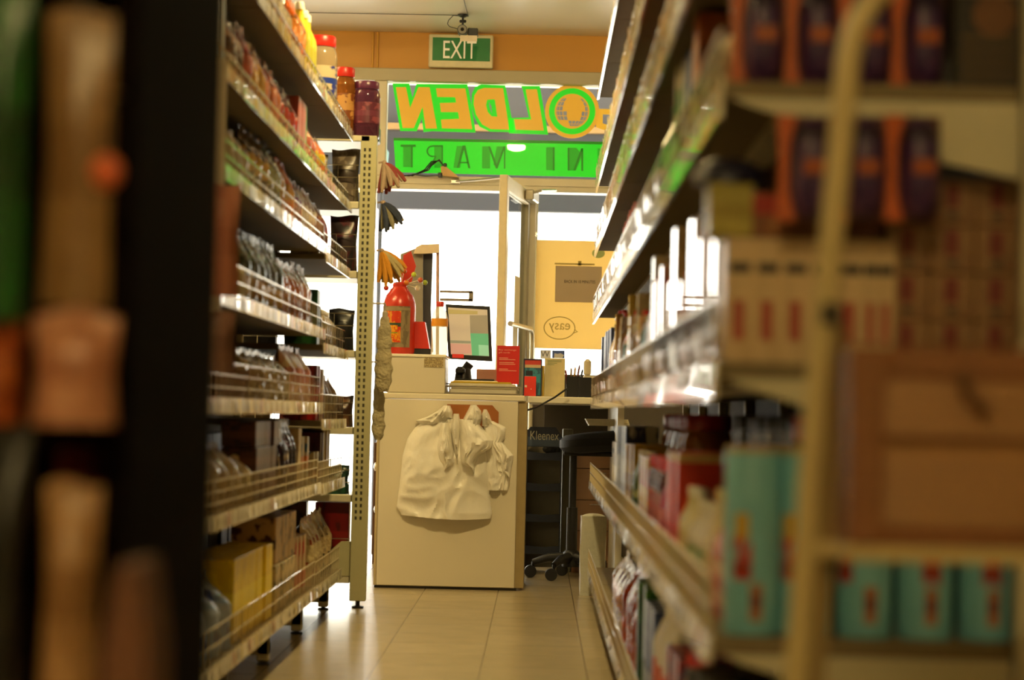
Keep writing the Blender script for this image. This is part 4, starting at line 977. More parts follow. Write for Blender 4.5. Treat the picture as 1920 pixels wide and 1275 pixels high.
L_ = 'left rack '
row(1, LX, LZ['A'], 5.05, [
    (P, 'cream printed packet', (.13, .20, .09), PK('d8c8a0', 'b06a2c', 'e4dcc4', bump=.9, rough=.16), 8),
    (P, 'grey and orange packet', (.12, .19, .08), PK('9a8c74', 'c8681c', 'b8a888', bump=.9, rough=.16), 6),
    (P, 'orange packet', (.12, .22, .08), PK('c86a18', '8a5a2c', 'd88c30', bump=.9, rough=.16), 3),
    (B_, 'yellow squeeze bottle with white cap', (.075, .26, .075), [M('yellow_bottle', 'd0b424', rough=.3), m_lw, M('green_lab', 'a8a430')], 4), .62,
    (J, 'big clear sweets jar with red lid and blue print', (.125, .31, .125), [pj_, red_l, PK('c8bca0', '2c3c98', '2848a0', band=(.4, .6), scale=2)], 1)], L_+'top shelf', 8.72, 1)
# purple jar and black box stand on the end rack, see below
row(1, LX, LZ['C'], 5.05, [
    (K, 'white and orange thin box', (.045, .23, .16), PK('d8cdb4', 'c8701c', 'c87424', band=(.2, .5)), 4),
    (K, 'grey blue thin box', (.045, .225, .16), PK('a8a8a0', '6e8496', 'b4b0a0'), 4),
    (P, 'brown snack pouch', (.11, .19, .07), PK('8a5a34', 'b8885c', '6a3c20', bump=.9, rough=.16), 3),
    (P, 'red snack pouch', (.11, .21, .07), PK('b03020', '7a2018', 'c8502c', bump=.9, rough=.16), 2),
    (P, 'yellow snack pouch', (.10, .20, .06), PK('c8a028', 'b06820', 'd8b040', bump=.9, rough=.16), 2),
    (P, 'orange foil pouch', (.12, .20, .07), PK('b85a1c', '7c3c18', 'c8742c', bump=.9, rough=.16), 3),
    (P, 'dark red foil pouch', (.11, .19, .07), PK('701c18', '3a1410', 'a83424', bump=.9, rough=.16), 4),
    (K, 'pink box with green stripe', (.11, .20, .12), PK('b85a48', 'c87058', '48b860', band=(.0, .0)), 2),
    (K, 'green box', (.04, .20, .12), PK('48b058', '2c8a40', '60c070'), 1),
    (P, 'rose packet', (.11, .17, .07), PK('a85040', 'd8b8a0', 'b06858', bump=.9, rough=.16), 3),
    (P, 'yellow and green packet', (.11, .16, .07), PK('c87020', '68a838', 'c8b030', bump=.9, rough=.16), 3)], L_+'second shelf', 8.7, 2)
row(1, LX, LZ['D'], 5.05, [
    (P, 'clear crinkled noodle bag', (.15, .17, .11), film_, 6),
    (P, 'brown and yellow pouch', (.12, .20, .08), PK('4a2c14', 'b88c20', 'c8a028', bump=.9, rough=.16), 3),
    (P, 'dark green pouch with pale neck', (.11, .21, .07), PK('1c3a24', '0e2014', '8a8c40', bump=.9, rough=.16), 3),
    (P, 'orange tipped pouch', (.11, .20, .07), PK('b86818', 'c84818', 'a87c20', bump=.9, rough=.16), 3),
    (P, 'purple pouch', (.11, .17, .07), PK('4a2c50', 'a888a0', '6a4068', bump=.9, rough=.16), 2),
    (P, 'silver and red packet', (.11, .18, .07), PK('b8a898', '8c2820', 'd0c4b4', bump=.4), 4),
    (P, 'dark red packet', (.11, .16, .07), PK('6a2018', 'b88858', '84301c', bump=.3), 4)], L_+'third shelf', 8.7, 3)
row(1, LX, LZ['E'], 5.05, [
    (P, 'cream crinkled bag', (.14, .13, .10), PK('c8b890', 'e0d8c0', 'b0986c', bump=.6), 6),
    (P, 'dark green pouch with yellow band', (.13, .21, .08), PK('16381c', '2c5a20', 'a87c20', band=(.12, .38), bump=.9, rough=.16), 3),
    (P, 'dark teal pouch with yellow band', (.13, .22, .08), PK('122a30', '1c3c3c', 'a8841c', band=(.1, .35), bump=.9, rough=.16), 3),
    (P, 'brown paper pouch', (.12, .19, .07), PK('7a4020', 'a86a3c', '8c4c24', bump=.9, rough=.16), 4),
    (P, 'pinkish grey packet', (.12, .21, .07), PK('8c6c5c', 'a88c7c', '9c7464', bump=.9, rough=.16), 3)], L_+'fourth shelf', 7.78, 4)
row(1, LX, LZe['E'], 7.84, [
    (K, 'dark green carton', (.06, .20, .12), PK('1c4424', '2c5c30', '30602c'), 2),
    (J, 'clear jar of pale sweets with white lid', (.10, .14, .10), [pj_, m_lw, PK('c8b890', 'b09c70')], 4),
    (P, 'clear bag of brown nuts', (.12, .15, .08), film_, 2)], L_+'far bay fourth shelf', 8.7, 5)
row(1, LX, LZ['F'], 5.05, [
    (T, 'clear tub of red sweets', (.13, .10, .13), [filmr, clear('clear_lid', 'f4ead8', body=.5, bodycol='d8ccb8')], 8),
    (P, 'clear bag of beans', (.13, .15, .10), PK('8c7c54', 'c0ac7c', 'a08c60', scale=18, rough=.15, bump=.5), 7),
    (P, 'pale pink bag', (.13, .19, .09), PK('c8a088', 'd8c4a8', 'b87c68', bump=.4), 4)], L_+'fifth shelf', 7.78, 6)
row(1, LX, LZe['F'], 7.84, [
    (K, 'red carton', (.05, .20, .12), PK('a82818', '7c2014', 'b83824'), 2),
    (K, 'white carton', (.06, .19, .12), PK('c8b898', 'd8ccb0', 'b0987c'), 2),
    (P, 'navy and cream packet', (.10, .18, .07), PK('3c3c4c', 'b0a080', '28283c'), 2),
    (P, 'dusty brown packet', (.11, .17, .07), PK('8c7450', 'b09868', '6c5838'), 3)], L_+'far bay fifth shelf', 8.7, 7)
row(1, LX, LZ['G'], 5.05, [
    (P, 'clear bag of white sweets', (.16, .17, .12), film_, 5),
    (P, 'cream floury bag', (.14, .13, .10), PK('c0b084', 'a89468', 'd0c49c', bump=.5), 2)], L_+'sixth shelf', 6.2, 8)
row(1, LX, LZ['G'], 6.2, [
    (K, 'dark brown carton', (.13, .075, .10), PK('6a3c20', '4a2814', '7c4a28'), 4, 3),
    (P, 'purple and white pouch', (.09, .21, .07), PK('3c2038', 'c8b89c', '4a2440', band=(.05, .25), bump=.9, rough=.16), 3),
    (P, 'maroon pouch', (.09, .23, .07), PK('4c1424', '6a2034', '34182c', bump=.9, rough=.16), 3),
    (K, 'cream tall carton', (.09, .20, .12), PK('c8b48c', 'b8a478', 'd0c09c'), 1),
    (K, 'blue and white carton', (.06, .17, .12), PK('b8a888', '2c5878', 'b87028'), 3)], L_+'sixth shelf far part', 7.78, 9)
row(1, LX, LZe['G'], 7.84, [
    (K, 'small blue topped carton', (.06, .12, .10), PK('b8a880', '2c5c80', 'a86a28', band=(.2, .5)), 3),
    (K, 'maroon thin box', (.04, .19, .12), PK('4c1420', '6a2430', '34101c'), 3),
    (K, 'mustard carton', (.06, .20, .12), PK('98802c', '7c6824', 'a88c34'), 4)], L_+'far bay sixth shelf', 8.7, 10)
row(1, LX, LZ['H'], 5.05, [
    (P, 'blue plastic wrapped pack', (.19, .20, .16), PK('84a8e8', '1c3c98', 'a8bce0', dk=.85, scale=5, rough=.2, bump=.4), 4),
    (K, 'yellow packet with dark spot', (.155, .225, .14), PK('ffdc10', 'e8c008', 'ffe420', scale=2, rough=.3, dk=.9), 5)], L_+'bottom shelf', 6.75, 11)
row(1, LX, LZ['H'], 6.76, [
    (K, 'green and cream carton', (.14, .145, .14), PK('d0bc94', '1c4a2c', '1c4a30', band=(.0, .0)), 4),
    (K, 'red and white carton', (.08, .20, .12), PK('c0ac84', 'b83020', 'c83c24', band=(.1, .4)), 3)], L_+'bottom shelf middle', 7.78, 12)
for i in range(3):
    item('carton', (.18, .145, .14), [PK('c8a878', '5a3218', '6a3c1c', band=(.0, .0))], (LX-.022-.08, 6.87+i*.19, LZ['H']+.149), R(90), '%s tall brown and cream box standing on the green cartons, bottom shelf' % ['nearest', 'middle', 'farthest'][i], 'box', 'brown boxes on the green cartons')
row(1, LX, LZe['H'], 7.84, [
    (P, 'cream packet with red corner', (.14, .24, .10), PK('b8a47c', '984028', 'c8b890', bump=.9, rough=.16), 3),
    (P, 'cream packet with dark mark', (.13, .25, .10), PK('b09c74', '3c4038', 'bca880', bump=.9, rough=.16), 3)], L_+'far bay bottom shelf', 8.7, 13)

for nm_, zz_, y_, n_, dims_, pal_, ph_ in (('dark green carton', LZ['H'], 5.1, 11, (.16, .27, .10), PK('1c3c24', '2c5434', '142818'), 'bottom shelf back row'), ('dark brown carton', LZe['H'], 7.0, 10, (.16, .28, .10), PK('3c2c20', '54402c', '2c2018'), 'bottom shelf far back row'),
        ('dark brown box', LZ['G'], 5.1, 14, (.18, .18, .10), PK('3c2618', '50341f', '2c1c12'), 'sixth shelf back row'), ('black brown box', LZe['F'], 5.1, 12, (.2, .10, .10), PK('2c1c14', '3c2a1c', '1c120c'), 'fifth shelf back row')):
    row(1, LX, zz_ if zz_ != LZe['F'] else LZ['F'], y_, [(K, nm_, dims_, pal_, n_, 1, .235)], L_+ph_, 7.75 if zz_ in (LZ['G'], LZe['F']) else 8.7, 15)
R_ = 'right rack '
row(-1, RX, RZ['0'], 3.5, [
    (P, 'pale packet', (.14, .2, .08), PK('d0c4a8', 'b8a888', 'd8ccb4'), 12),
    (K, 'brown carton', (.16, .2, .14), PK('6c4428', '8a5c38', '5a3820'), 8), 1.5,
    (K, 'white carton', (.12, .16, .12), PK('d8ccb0', 'c8b898', 'e0d8c4'), 4)], R_+'top shelf', 9.6, 20)
row(-1, RX, RZ['1'], 3.0, [
    (P, 'yellow packet', (.12, .24, .07), PK('b8a01c', 'd8c040', '8c8018', bump=.9, rough=.16), 10),
    (P, 'lime green packet', (.12, .24, .07), PK('8c9c20', 'c0c040', 'a8a828', bump=.3), 12),
    (P, 'olive packet', (.11, .19, .07), PK('6c6c28', 'a8a040', '8c8430', bump=.3), 10),
    (J, 'jar of orange sauce with black lid', (.08, .16, .08), [M('orange_sauce', 'c8481c', rough=.15, coat=.8), m_lk, PK('d0b890', 'c8641c')], 8),
    (T, 'beige tub with brown lid', (.12, .17, .12), [M('beige_tub', 'c8b07c', rough=.4), M('lid_brown', '5c3c20', rough=.4)], 6),
    (J, 'pale jar with white lid', (.08, .15, .08), [pj_, m_lw, PK('d8ccb0', 'b8a888')], 8)], R_+'second shelf', 9.6, 21)
row(-1, RX, RZ['2'], 3.0, [
    (P, 'leaf green packet', (.12, .22, .07), PK('5c8038', 'a8a848', '486c2c', bump=.3), 10),
    (J, 'green jar with pale lid', (.085, .17, .085), [M('olive_glass', '5c6c20', rough=.1, coat=1), m_lw, PK('a8a838', '6c7c24')], 10),
    (J, 'red jar with red lid', (.085, .16, .085), [M('red_sauce_glass', '7c1418', rough=.1, coat=1), red_l, PK('c8a888', '983024')], 9),
    (B_, 'yellow green bottle with white cap', (.07, .21, .07), [M('lime_bottle', '98981c', rough=.15, coat=1), m_lw, PK('c0b838', '708020')], 12),
    (P, 'red packet', (.11, .18, .07), PK('8c1c18', 'b84030', '6c1410', bump=.3), 8),
    (P, 'pale green packet', (.11, .18, .07), PK('9cb088', 'c8c8a0', '6c8c58', bump=.3), 10)], R_+'third shelf', 9.6, 22)
row(-1, RX, RZ['3'], 3.09, [
    (P, 'beige crinkled bag', (.14, .16, .09), PK('b89c64', 'd0bc88', '9c7c48', bump=.5), 5),
    (K, 'orange thin box', (.05, .26, .13), PK('b8641c', '8c4814', 'c8782c'), 4),
    (K, 'blue thin box', (.045, .24, .13), PK('3c5c98', '7c98b8', '2c4880'), 4),
    (K, 'white and green thin box', (.045, .25, .13), PK('c8c0a0', '4ca060', 'd0ccb0'), 5),
    (B_, 'green bottle with green cap', (.075, .24, .075), [M('green_bottle', '3c9048', rough=.2, coat=.6), m_lg, PK('c8c8a0', '5cb068')], 5),
    (P, 'maroon packet', (.12, .18, .07), PK('5c1a1c', '8c3c30', '421014', bump=.3), 5),
    (P, 'bright yellow packet', (.11, .2, .07), PK('d0b41c', 'e0cc48', 'b8980c', bump=.3), 5),
    (P, 'pale green crinkled packet', (.11, .19, .07), PK('a8b88c', 'd0d4b0', '7c9c68', bump=.4), 6),
    (B_, 'white bottle with pink cap', (.065, .22, .065), [M('white_bottle', 'd8d0c0', rough=.2, coat=.6), M('lid_pink', 'd87870'), PK('e0d4c0', 'c87860')], 14),
    (P, 'silver packet', (.10, .16, .07), PK('c8c0b4', 'e0d8cc', 'b0a494', bump=.6, rough=.15), 12)], R_+'fourth shelf', 9.6, 23)
glass_b = film('milky_bottle_plastic', 'ecd8bc', trans=.5, rough=.08)
gb = M('glossy_cream_bottle', 'd4bf9c', rough=.07, coat=1.0); gp = M('glossy_pink_bottle', 'c89c84', rough=.07, coat=1.0); gm = M('lid_maroon', '5c1420', rough=.2, coat=1)
G_ = dict(rough=.07, coat=1.0); blk = []
cn = ['cream', 'pale pink', 'ivory', 'peach', 'sand', 'buff', 'rose', 'fawn', 'beige', 'apricot', 'oatmeal', 'blush', 'straw', 'putty', 'linen', 'biscuit']
cc_ = ['d8c4a0', 'cfa48c', 'dccbaa', 'd0a07c', 'c4a878', 'b89c74', 'c08478', 'a88c64', 'bca884', 'd09c68', 'c4b490', 'd0a494', 'c8b060', 'a89878', 'cfc2a4', 'b08c60']
rq = random.Random(5)
for i, (n_, c_) in enumerate(zip(cn, cc_)):
    h_ = [.30, .21, .26, .17, .28, .19, .24, .22, .29, .18, .25, .2, .27, .23, .21, .26][i]
    blk.append((K, 'glossy %s box' % n_, (.05+.01*(i % 3), h_, .05), PK(c_, 'e0d0b4', 'b08058', **G_), 1+i % 2))
    if i % 2: blk.append((B_, '%s bottle with red cap' % n_, (.05, h_+.02, .05), [M('bottle_'+n_.replace(' ', '_'), c_, **G_), red_l, PK('d8c4a4', 'a86040', **G_)], 2))
    else: blk.append((J, '%s jar with white lid' % n_, (.06, .15+.01*(i % 4), .06), [M('jar_'+n_.replace(' ', '_'), cc_[-1-i], **G_), m_lw, PK('d0b898', '9c6c48', **G_)], 2))
    if i in (8, 12): blk.append((P, '%s packet with red mark' % ['', 'green', 'yellow'][i//4-1 if i == 12 else 1], (.11, .22, .07), PK('3c6c2c' if i == 8 else 'c0a020', 'b83020', '3c7430', bump=.3), 3))
blk += [(B_, 'yellow bottle with brown cap', (.06, .25, .06), [M('yellow_sauce', 'c0a020', rough=.15, coat=1), M('lid_brown', '5c3c20'), PK('d8c048', 'a8341c', **G_)], 6), (K, 'blue carton', (.07, .24, .10), PK('3c4c7c', '5c6c98', '343c64'), 14)]
row(-1, RX-.016, RZ['4'], 3.20, blk, R_+'fifth shelf', 9.6, 24)
pkb = [M('pink_bottle', 'c87878', rough=.25, coat=.5), M('lid_cream', 'd8c48c', rough=.4), PK('d89c90', 'e8d0b8', 'c86860', coat=.4)]
row(-1, RX, RZ['5'], 3.09, [
    (B_, 'pink lotion bottle with cream cap', (.06, .165, .06), pkb, 3),
    (B_, 'cream bottle with pink label', (.055, .18, .055), [M('cream_bottle', 'cdbb86', rough=.3, coat=.4), M('lid_cream', ''), PK('d8c8a0', 'c86c68', 'c8a878')], 4),
    (B_, 'white and green spray bottle', (.06, .15, .06), [M('white_bottle', ''), m_lw, PK('d8d8c0', '2c8c30', '348c34', band=(.3, .6))], 5),
    (B_, 'pale yellow bottle', (.055, .165, .055), [M('pale_yellow_bottle', 'd0c48c', rough=.3, coat=.4), m_lw, PK('d8c898', 'b89c4c')], 4),
    (K, 'red carton with cream top', (.085, .225, .10), PK('d03018', 'd84824', 'd8b878', band=(.92, .99), scale=2, dk=1.0), 3),
    (B_, 'pink and red bottle', (.06, .19, .06), [M('rose_bottle', 'c04868', rough=.25, coat=.5), m_lw, PK('c83058', 'e0a0a8', 'b02848')], 5),
    (J, 'red topped jar of preserve', (.08, .2, .08), [M('plum_glass', '5c1c18', rough=.1, coat=1), red_l, PK('b02c20', 'c8a080', 'c83c28', coat=.5)], 7),
    (K, 'yellow and red carton', (.08, .19, .10), PK('c8a018', 'b83024', 'd0b028'), 5),
    (B_, 'green and white bottle', (.06, .2, .06), [M('olive_bottle', '5c7030', rough=.25, coat=.5), m_lw, PK('b8c088', '4c7028')], 6),
    (K, 'yellow carton', (.08, .21, .10), PK('c8a41c', 'd8bc40', 'a88410'), 5),
    (K, 'blue and white tall carton', (.08, .26, .10), PK('284078', 'c8ccd0', '1c3060', band=(.72, .8)), 8),
    (K, 'white and blue carton', (.07, .2, .10), PK('c8c4b8', '3c5488', 'd8d4c8'), 7)], R_+'sixth shelf', 9.6, 25)
row(-1, RX, RZ['5'], 3.14, [
    (J, 'big dark jar with red lid', (.13, .30, .13), [M('cola_glass', '1c100c', rough=.08, coat=1), red_l, PK('6c1418', '2c1410')], 3, 1, .13),
    (B_, 'black bottle', (.09, .30, .09), [M('black_glass', '0c0a0c', rough=.08, coat=1), m_lk, PK('1c181c', '3c2c30')], 13, 1, .13), .6,
    (J, 'jar of brown spread with crimson lid', (.13, .30, .13), [clear('brown_spread', 'd8b090', body=.7, bodycol='a86838'), M('lid_crimson', '9c1c2c', rough=.35), PK('b82c24', 'd8c09c', 'c03028')], 9, 1, .10)], R_+'sixth shelf back row', 9.4, 26)
row(-1, RX, RZ['6'], 3.0, [
    (J, 'yellow and white jar with green lid', (.10, .25, .10), [PK('d8cfb8', 'd8b01c', 'e0dcc8', scale=2), m_lg, PK('d8b420', 'e8e4d0', '1c7a38', band=(.8, .95))], 5),
    (J, 'black lidded white jar', (.10, .24, .10), [PK('d8cfb8', 'c86c3c', 'e0dcc8', scale=2), m_lk, PK('d8cfb8', 'c8782c')], 3),
    (B_, 'white bottle with dark red band', (.075, .24, .075), [M('white_bottle', ''), red_l, PK('d8d0c0', '9c1420', 'a01824')], 3),
    (K, 'red and navy carton', (.10, .22, .11), PK('a81820', '24345c', '7c1018', scale=2), 3),
    (B_, 'white bottle with orange label', (.085, .30, .085), [M('white_bottle', ''), m_lw, PK('c8541c', 'd86c24', 'b84818')], 5),
    (K, 'blue carton with white edge', (.08, .24, .10), PK('24407c', 'b8bcc8', '1c3470'), 4),
    (K, 'dark green carton', (.08, .26, .10), PK('2c6430', '5c8c3c', '245428'), 5),
    (P, 'orange crisp bag', (.16, .24, .10), PK('c8581c', 'd8b08c', 'a83c1c', scale=5, bump=.5, rough=.25), 6),
    (P, 'cream and purple crisp bag', (.16, .21, .10), PK('d8c8a8', '8c6c8c', 'b87c3c', scale=6, bump=.5, rough=.25), 6)], R_+'bottom shelf', 9.1, 27)

# ------------------------------------------------------------------ end rack beyond the left rack, open behind, mops on its side
eo = Vector((-.715, 8.84, 0))
er = empty('end_rack', eo, 0, 'open end rack with a perforated cream post past the left rack', 'shelving rack')
b = MB(); b.box(-.038, .028, 0, .045, .03, 1.93, c=.003)
m_hole = M('slot_shadow', '3a3626', rough=.8)
pu = obj('post', b, M('post_olive_enamel', 'b8b48c', rough=.4, noise=.06), er)
b = MB()
for i in range(60):
    z = .36+i*.0255
    for x in (-.020, .0): b.box(x-.0045, x+.0045, -.0006, .0004, z, z+.014)
obj('slot', b, m_hole, pu, label='dark slots in the post'); bpy.data.objects['slot']['kind'] = 'stuff'
b = MB(); b.lathe([(.024, 0), (.024, .008), (.009, .012), (.009, .03)], 12, c=(-.005, .022, 0)); obj('foot', b, m_black, er)
b = MB(); b.lathe([(.024, 0), (.024, .008), (.009, .012), (.009, .12)], 12, c=(-.62, .40, 0)); obj('foot', b, m_black, er)
b = MB(); b.box(-.66, -.62, .38, .42, .03, 1.93, c=.003); b.box(-.66, -.62, 0, .045, .03, 1.93, c=.003); obj('post', b, m_rack, er)
b = MB(); b.prism([(.0, 0), (-.13, 0), (-.13, .06), (-.04, .14), (0, .14)], (-.038, .03, .13), EX, EZ, .012); obj('gusset', b, pu.material_slots[0].material, er)
ez = [1.66, 1.375, 1.05, .735, .46, .13]
for i, z in enumerate(ez):
    b = MB(); b.box(-.655, -.04, .02, .40, z-.03, z, c=.003)
    s_ = obj('shelf', b, m_rack, er)
    b = MB()
    for zz_ in (.05, .10, .15): b.tube([(-.62, .03, z+zz_), (-.045, .03, z+zz_)], .002, 5)
    for k_ in range(8): b.tube([(-.60+k_*.078, .03, z), (-.60+k_*.078, .03, z+.15)], .002, 5)
    obj('wire_side', b, m_wire, s_)
b = MB(); b.box(-.655, -.0, .0, .40, 1.905, 1.93, c=.003); obj('top_shelf', b, m_rack, er)
for (zi, dx, w_, h_, pal, nm) in ((0, .08, .12, .22, PK('6c6054', '8c8070', '4c4038'), 'grey brown packet'), (0, .22, .14, .2, PK('8c8c84', 'a8a498', '74706a'), 'clear grey packet'), (1, .08, .12, .23, PK('2c2024', '5c1c28', '3c2c30'), 'black and maroon packet'), (1, .24, .13, .2, PK('4c2c20', '6c4030', '3c2018'), 'dark brown packet'),
        (2, .08, .11, .17, PK('101014', '1c1c24', '18181c'), 'black packet'), (2, .24, .13, .12, PK('1a181c', '2c2c34', '5c2c28'), 'charcoal packet'), (3, .07, .10, .13, PK('5c3c24', '7c5c3c', '4c2c1c'), 'brown packet'), (3, .28, .10, .15, PK('a02c1c', 'c85a3c', 'd8a080'), 'red packet'),
        (4, .095, .13, .115, PK('1c4434', '2c5c44', '143024'), 'dark green packet'), (4, .24, .14, .2, PK('4c4438', '645a48', '3c342a'), 'grey brown carton'), (4, .40, .14, .22, PK('3c2c24', '54403a', '2c2018'), 'brown black carton'), (3, .18, .08, .10, PK('5c4a34', '7c6848', '4c3c2c'), 'drab packet'), (3, .43, .14, .2, PK('6c5840', '84704c', '5c4a34'), 'khaki carton'), (2, .42, .15, .2, PK('2c2a2c', '3c3a40', '241c20'), 'dark grey carton'), (1, .42, .15, .22, PK('3c2c24', '5c4434', '2c2018'), 'umber carton'), (0, .42, .15, .2, PK('5c5448', '746a5c', '4c443c'), 'ash grey carton'), (5, .44, .14, .295, PK('3c342a', '544a3c', '2c261e'), 'sepia carton'), (5, .095, .14, .295, PK('7c1418', '5c1014', '8c2020'), 'maroon carton'), (5, .27, .14, .295, PK('4c3c2c', '6c5440', '3c2c20'), 'taupe carton')):
    kd = 'carton' if 'carton' in nm else 'pouch'
    item(kd, (w_, h_, .07), [pal], (eo.x-dx-.026, eo.y+.085, ez[zi]+.001), 0, '%s behind the wire side of the open end rack' % nm, None, 'goods on the open end rack')
# jar and box on top of it
item('jar', (.10, .29, .10), [clear('amber_jar', 'd8a468', body=.6, bodycol='8a5424'), red_l, PK('8c5428', 'c89c60')], (-.838, 8.94, 1.931), 0, 'brown filled jar with red lid left of the purple jar on the end rack', name='sweets_jar')
p = at(684, 245, 8.95)
jr = item('jar', (.115, .235, .115), [clear('purple_jar', 'd8b0b8', body=.6, bodycol='5c2c44'), M('lid_purple', '5c2448', rough=.3), PK('6c2c44', '94505c', '7c3c54')], (p.x+.004, 8.95, 1.931), 0, 'purple jar of sweets with purple lid on top of the end rack', name='sweets_jar')
b = MB(); b.box(-.062, .062, -.05, .05, 0, .07, c=.006); b.box(-.045, -.02, -.052, -.05, .02, .03, c=.0)
tag(obj('black_box', b, m_black, None, (p.x-.012, 9.12, 1.931)), 'small black box behind the purple jar on the end rack', 'box')
# mops hanging on the side of the end rack
def mop(px, py, col, col2, nm, fan, n=11, L=.13):
    Yq = 8.95; o = Vector((eo.x+.03, Yq, at(px, py, Yq).z))
    mp = empty('string_mop', o, 0, nm, 'mop head', 'mop heads on the end rack')
    b = MB(); b.tube([(-.002, 0, 0), (.02, 0, .004)], .004, 8); b.ball((.022, 0, .0), .011, 10, 6); obj('clip', b, M('mop_clip', col2, rough=.4), mp)
    b = MB(); rs = random.Random(int(px+py))
    for i in range(n):
        a = fan[0]+(fan[1]-fan[0])*i/(n-1)+rs.uniform(-3, 3); ca, sa = math.cos(R(a)), math.sin(R(a)); l = L*rs.uniform(.85, 1.1); dy = rs.uniform(-.05, .05)
        pts = [(.02, 0, 0)]; 
        for t in (.25, .5, .75, 1.0): pts.append((.02+ca*l*t+.006*math.sin(t*3), dy*t, sa*l*t-.02*t*t))
        b.tube(pts, [.007, .012, .0125, .012, .006], 7, mi=i % 2)
    obj('strands', b, [M('mop_'+col, col, rough=.8, noise=.3, bump=.5), M('mop_'+col2, col2, rough=.8, noise=.3, bump=.5)], mp)
mop(703, 305, '8c3a34', 'a89078', 'maroon and beige mop head, uppermost on the end rack', (-100, -30), L=.10)
mop(703, 380, '2c3448', '8c8468', 'navy and grey mop head below the maroon one', (-95, -28), L=.10)
mop(703, 470, 'c8861c', 'b0a070', 'mustard yellow mop head below the navy one', (-95, -25), L=.125)
# grey cloth mops below
Yq = 9.0; q0 = at(706, 585, Yq)
for nm, rect, sd in (('long grey fluffy mop cover hanging on the end rack', (698, 700, 722, 825), 1), ('grey fluffy mop cover hanging under the yellow mop', (704, 590, 736, 735), 2)):
    x0, x1, z0, z1 = prect(*rect, Yq-.06*sd)
    mc = empty('mop_cover', ((x0+x1)/2, Yq-.06*sd, z1), 0, nm, 'mop cover', 'mop covers on the end rack')
    W_ = (x1-x0)/2; H_ = z1-z0
    b = MB(); rs = random.Random(sd)
    prof = [(.2, 0), (.55, -.04), (.75, -.2), (.85, -.4), (.95, -.6), (1.0, -.78), (.9, -.92), (.5, -1.0)]
    b.lathe([(W_*r, H_*z) for r, z in [(interp([(q[1]*-1, q[0]) for q in prof], -t_), t_) for t_ in [-i_/28 for i_ in range(29)]]][::-1], 24, sy=.55); b.v = [(x*(1+.10*math.sin(z*120+x*90)+.06*math.sin(y*300+z*50)), y*(1+.15*math.sin(z*100+1)), z) for x, y, z in b.v]; obj('body', b, M('grey_mop_fabric', 'b0a482', rough=.9, noise=.25, bump=.9, bscale=90), mc)
    b = MB(); b.tube([(0, 0, .0), (0, 0, .04), (0, eo.y+.03-mc.location.y, .045), (eo.x+.029-mc.location.x, eo.y+.03-mc.location.y, .045)], .004, 6); b.lathe([(W_*.35, -.02), (W_*.35, .01), (W_*.2, .015)], 12); obj('cuff', b, M('mop_cuff', 'a89c84', rough=.7), mc)

x0, x1, z0, z1 = prect(699, 830, 713, 1030, 11.4)
b = MB(); b.box(0, x1-x0, 0, .25, .05, z1, c=.003); b.box(.004, x1-x0-.004, .01, .24, 0, .05)
cs = tag(obj('card_stand', b, M('brown_card', '5c3c20', rough=.6), None, (x0, 11.4, 0), smooth=False), 'brown cardboard stand in the gap between end rack and counter', 'display stand')
for i, y in enumerate((875, 955)):
    q = at(706, y, 11.38); b = MB(); b.ball((0, 0, 0), .016, 10, 6, sz=1.6); 
    obj('wrapper', b, M('bright_foil', 'e8e4dc', rough=.12, metal=.9, bump=.6), cs, (q.x-x0, -.012, q.z), label='shiny wrapper')
# ------------------------------------------------------------------ near end of the right rack: goods set across the shelf ends
m_teal = pack('teal_can_print', '7cbccc', '88c4d2', '7cbccc', rough=.35, scale=1.2, band=(.0, .0), coat=.3)
m_cap = M('can_lid_tan', 'b89c60', rough=.4)
for i, (px, lab) in enumerate(((1410, 'teal tall can with red and yellow print, first from the aisle'), (1510, 'teal tall can half behind the leaning tube, second from the aisle'), (1622, 'teal tall can just right of the leaning tube, third from the aisle'), (1735, 'teal tall can below the ribbed crate, fourth from the aisle'), (1850, 'teal tall can nearest the right edge of the photo'))):
    x = at(px, 1000, 2.985).x
    c = empty('tall_can', (x, 2.985, RZ['5']+.001), 0, lab+'', 'can', 'teal cans on the near end of the right rack')
    r = .0385
    bp = bottle_parts(r, .255, 'can')
    obj('body', bp[0][1], m_teal, c); obj('lid', bp[1][1], m_cap, c)
    def wrap(a0, a1, z0, z1, rr=1.012): 
        mb = MB(); mb.grid(lambda u, v: (r*rr*math.sin(R(a0+u*(a1-a0))), -r*rr*math.cos(R(a0+u*(a1-a0))), z0+(z1-z0)*v), 8, 3); return mb
    turn = (-22, -38, -50, 8, 4)[i]
    obj('red_print', wrap(-38+turn+15, 2+turn+15, .075, .135), pack('can_red_print', 'b83a34', '7cbccc', '8c2c24', scale=3, band=(.1, .4)), c)
    obj('yellow_print', wrap(-30+turn+10, 0+turn+10, .13, .165), M('can_yellow_print', 'c8a43c', rough=.4), c)
    obj('badge', wrap(-8, 18, .02, .07), pack('can_badge', 'a87858', '7c4434', '7c4434', band=(.3, .75), scale=2), c)
m_box = pack('cream_carton', 'd8bc94', 'ccb088', 'd8bc94', scale=2, band=(.0, .0))
m_box_shaded = pack('shaded_cream_carton', '94704c', '886444', '94704c', scale=2, band=(.0, .0))  # cream cartons darkened, dimmer light on the right painted into the colour
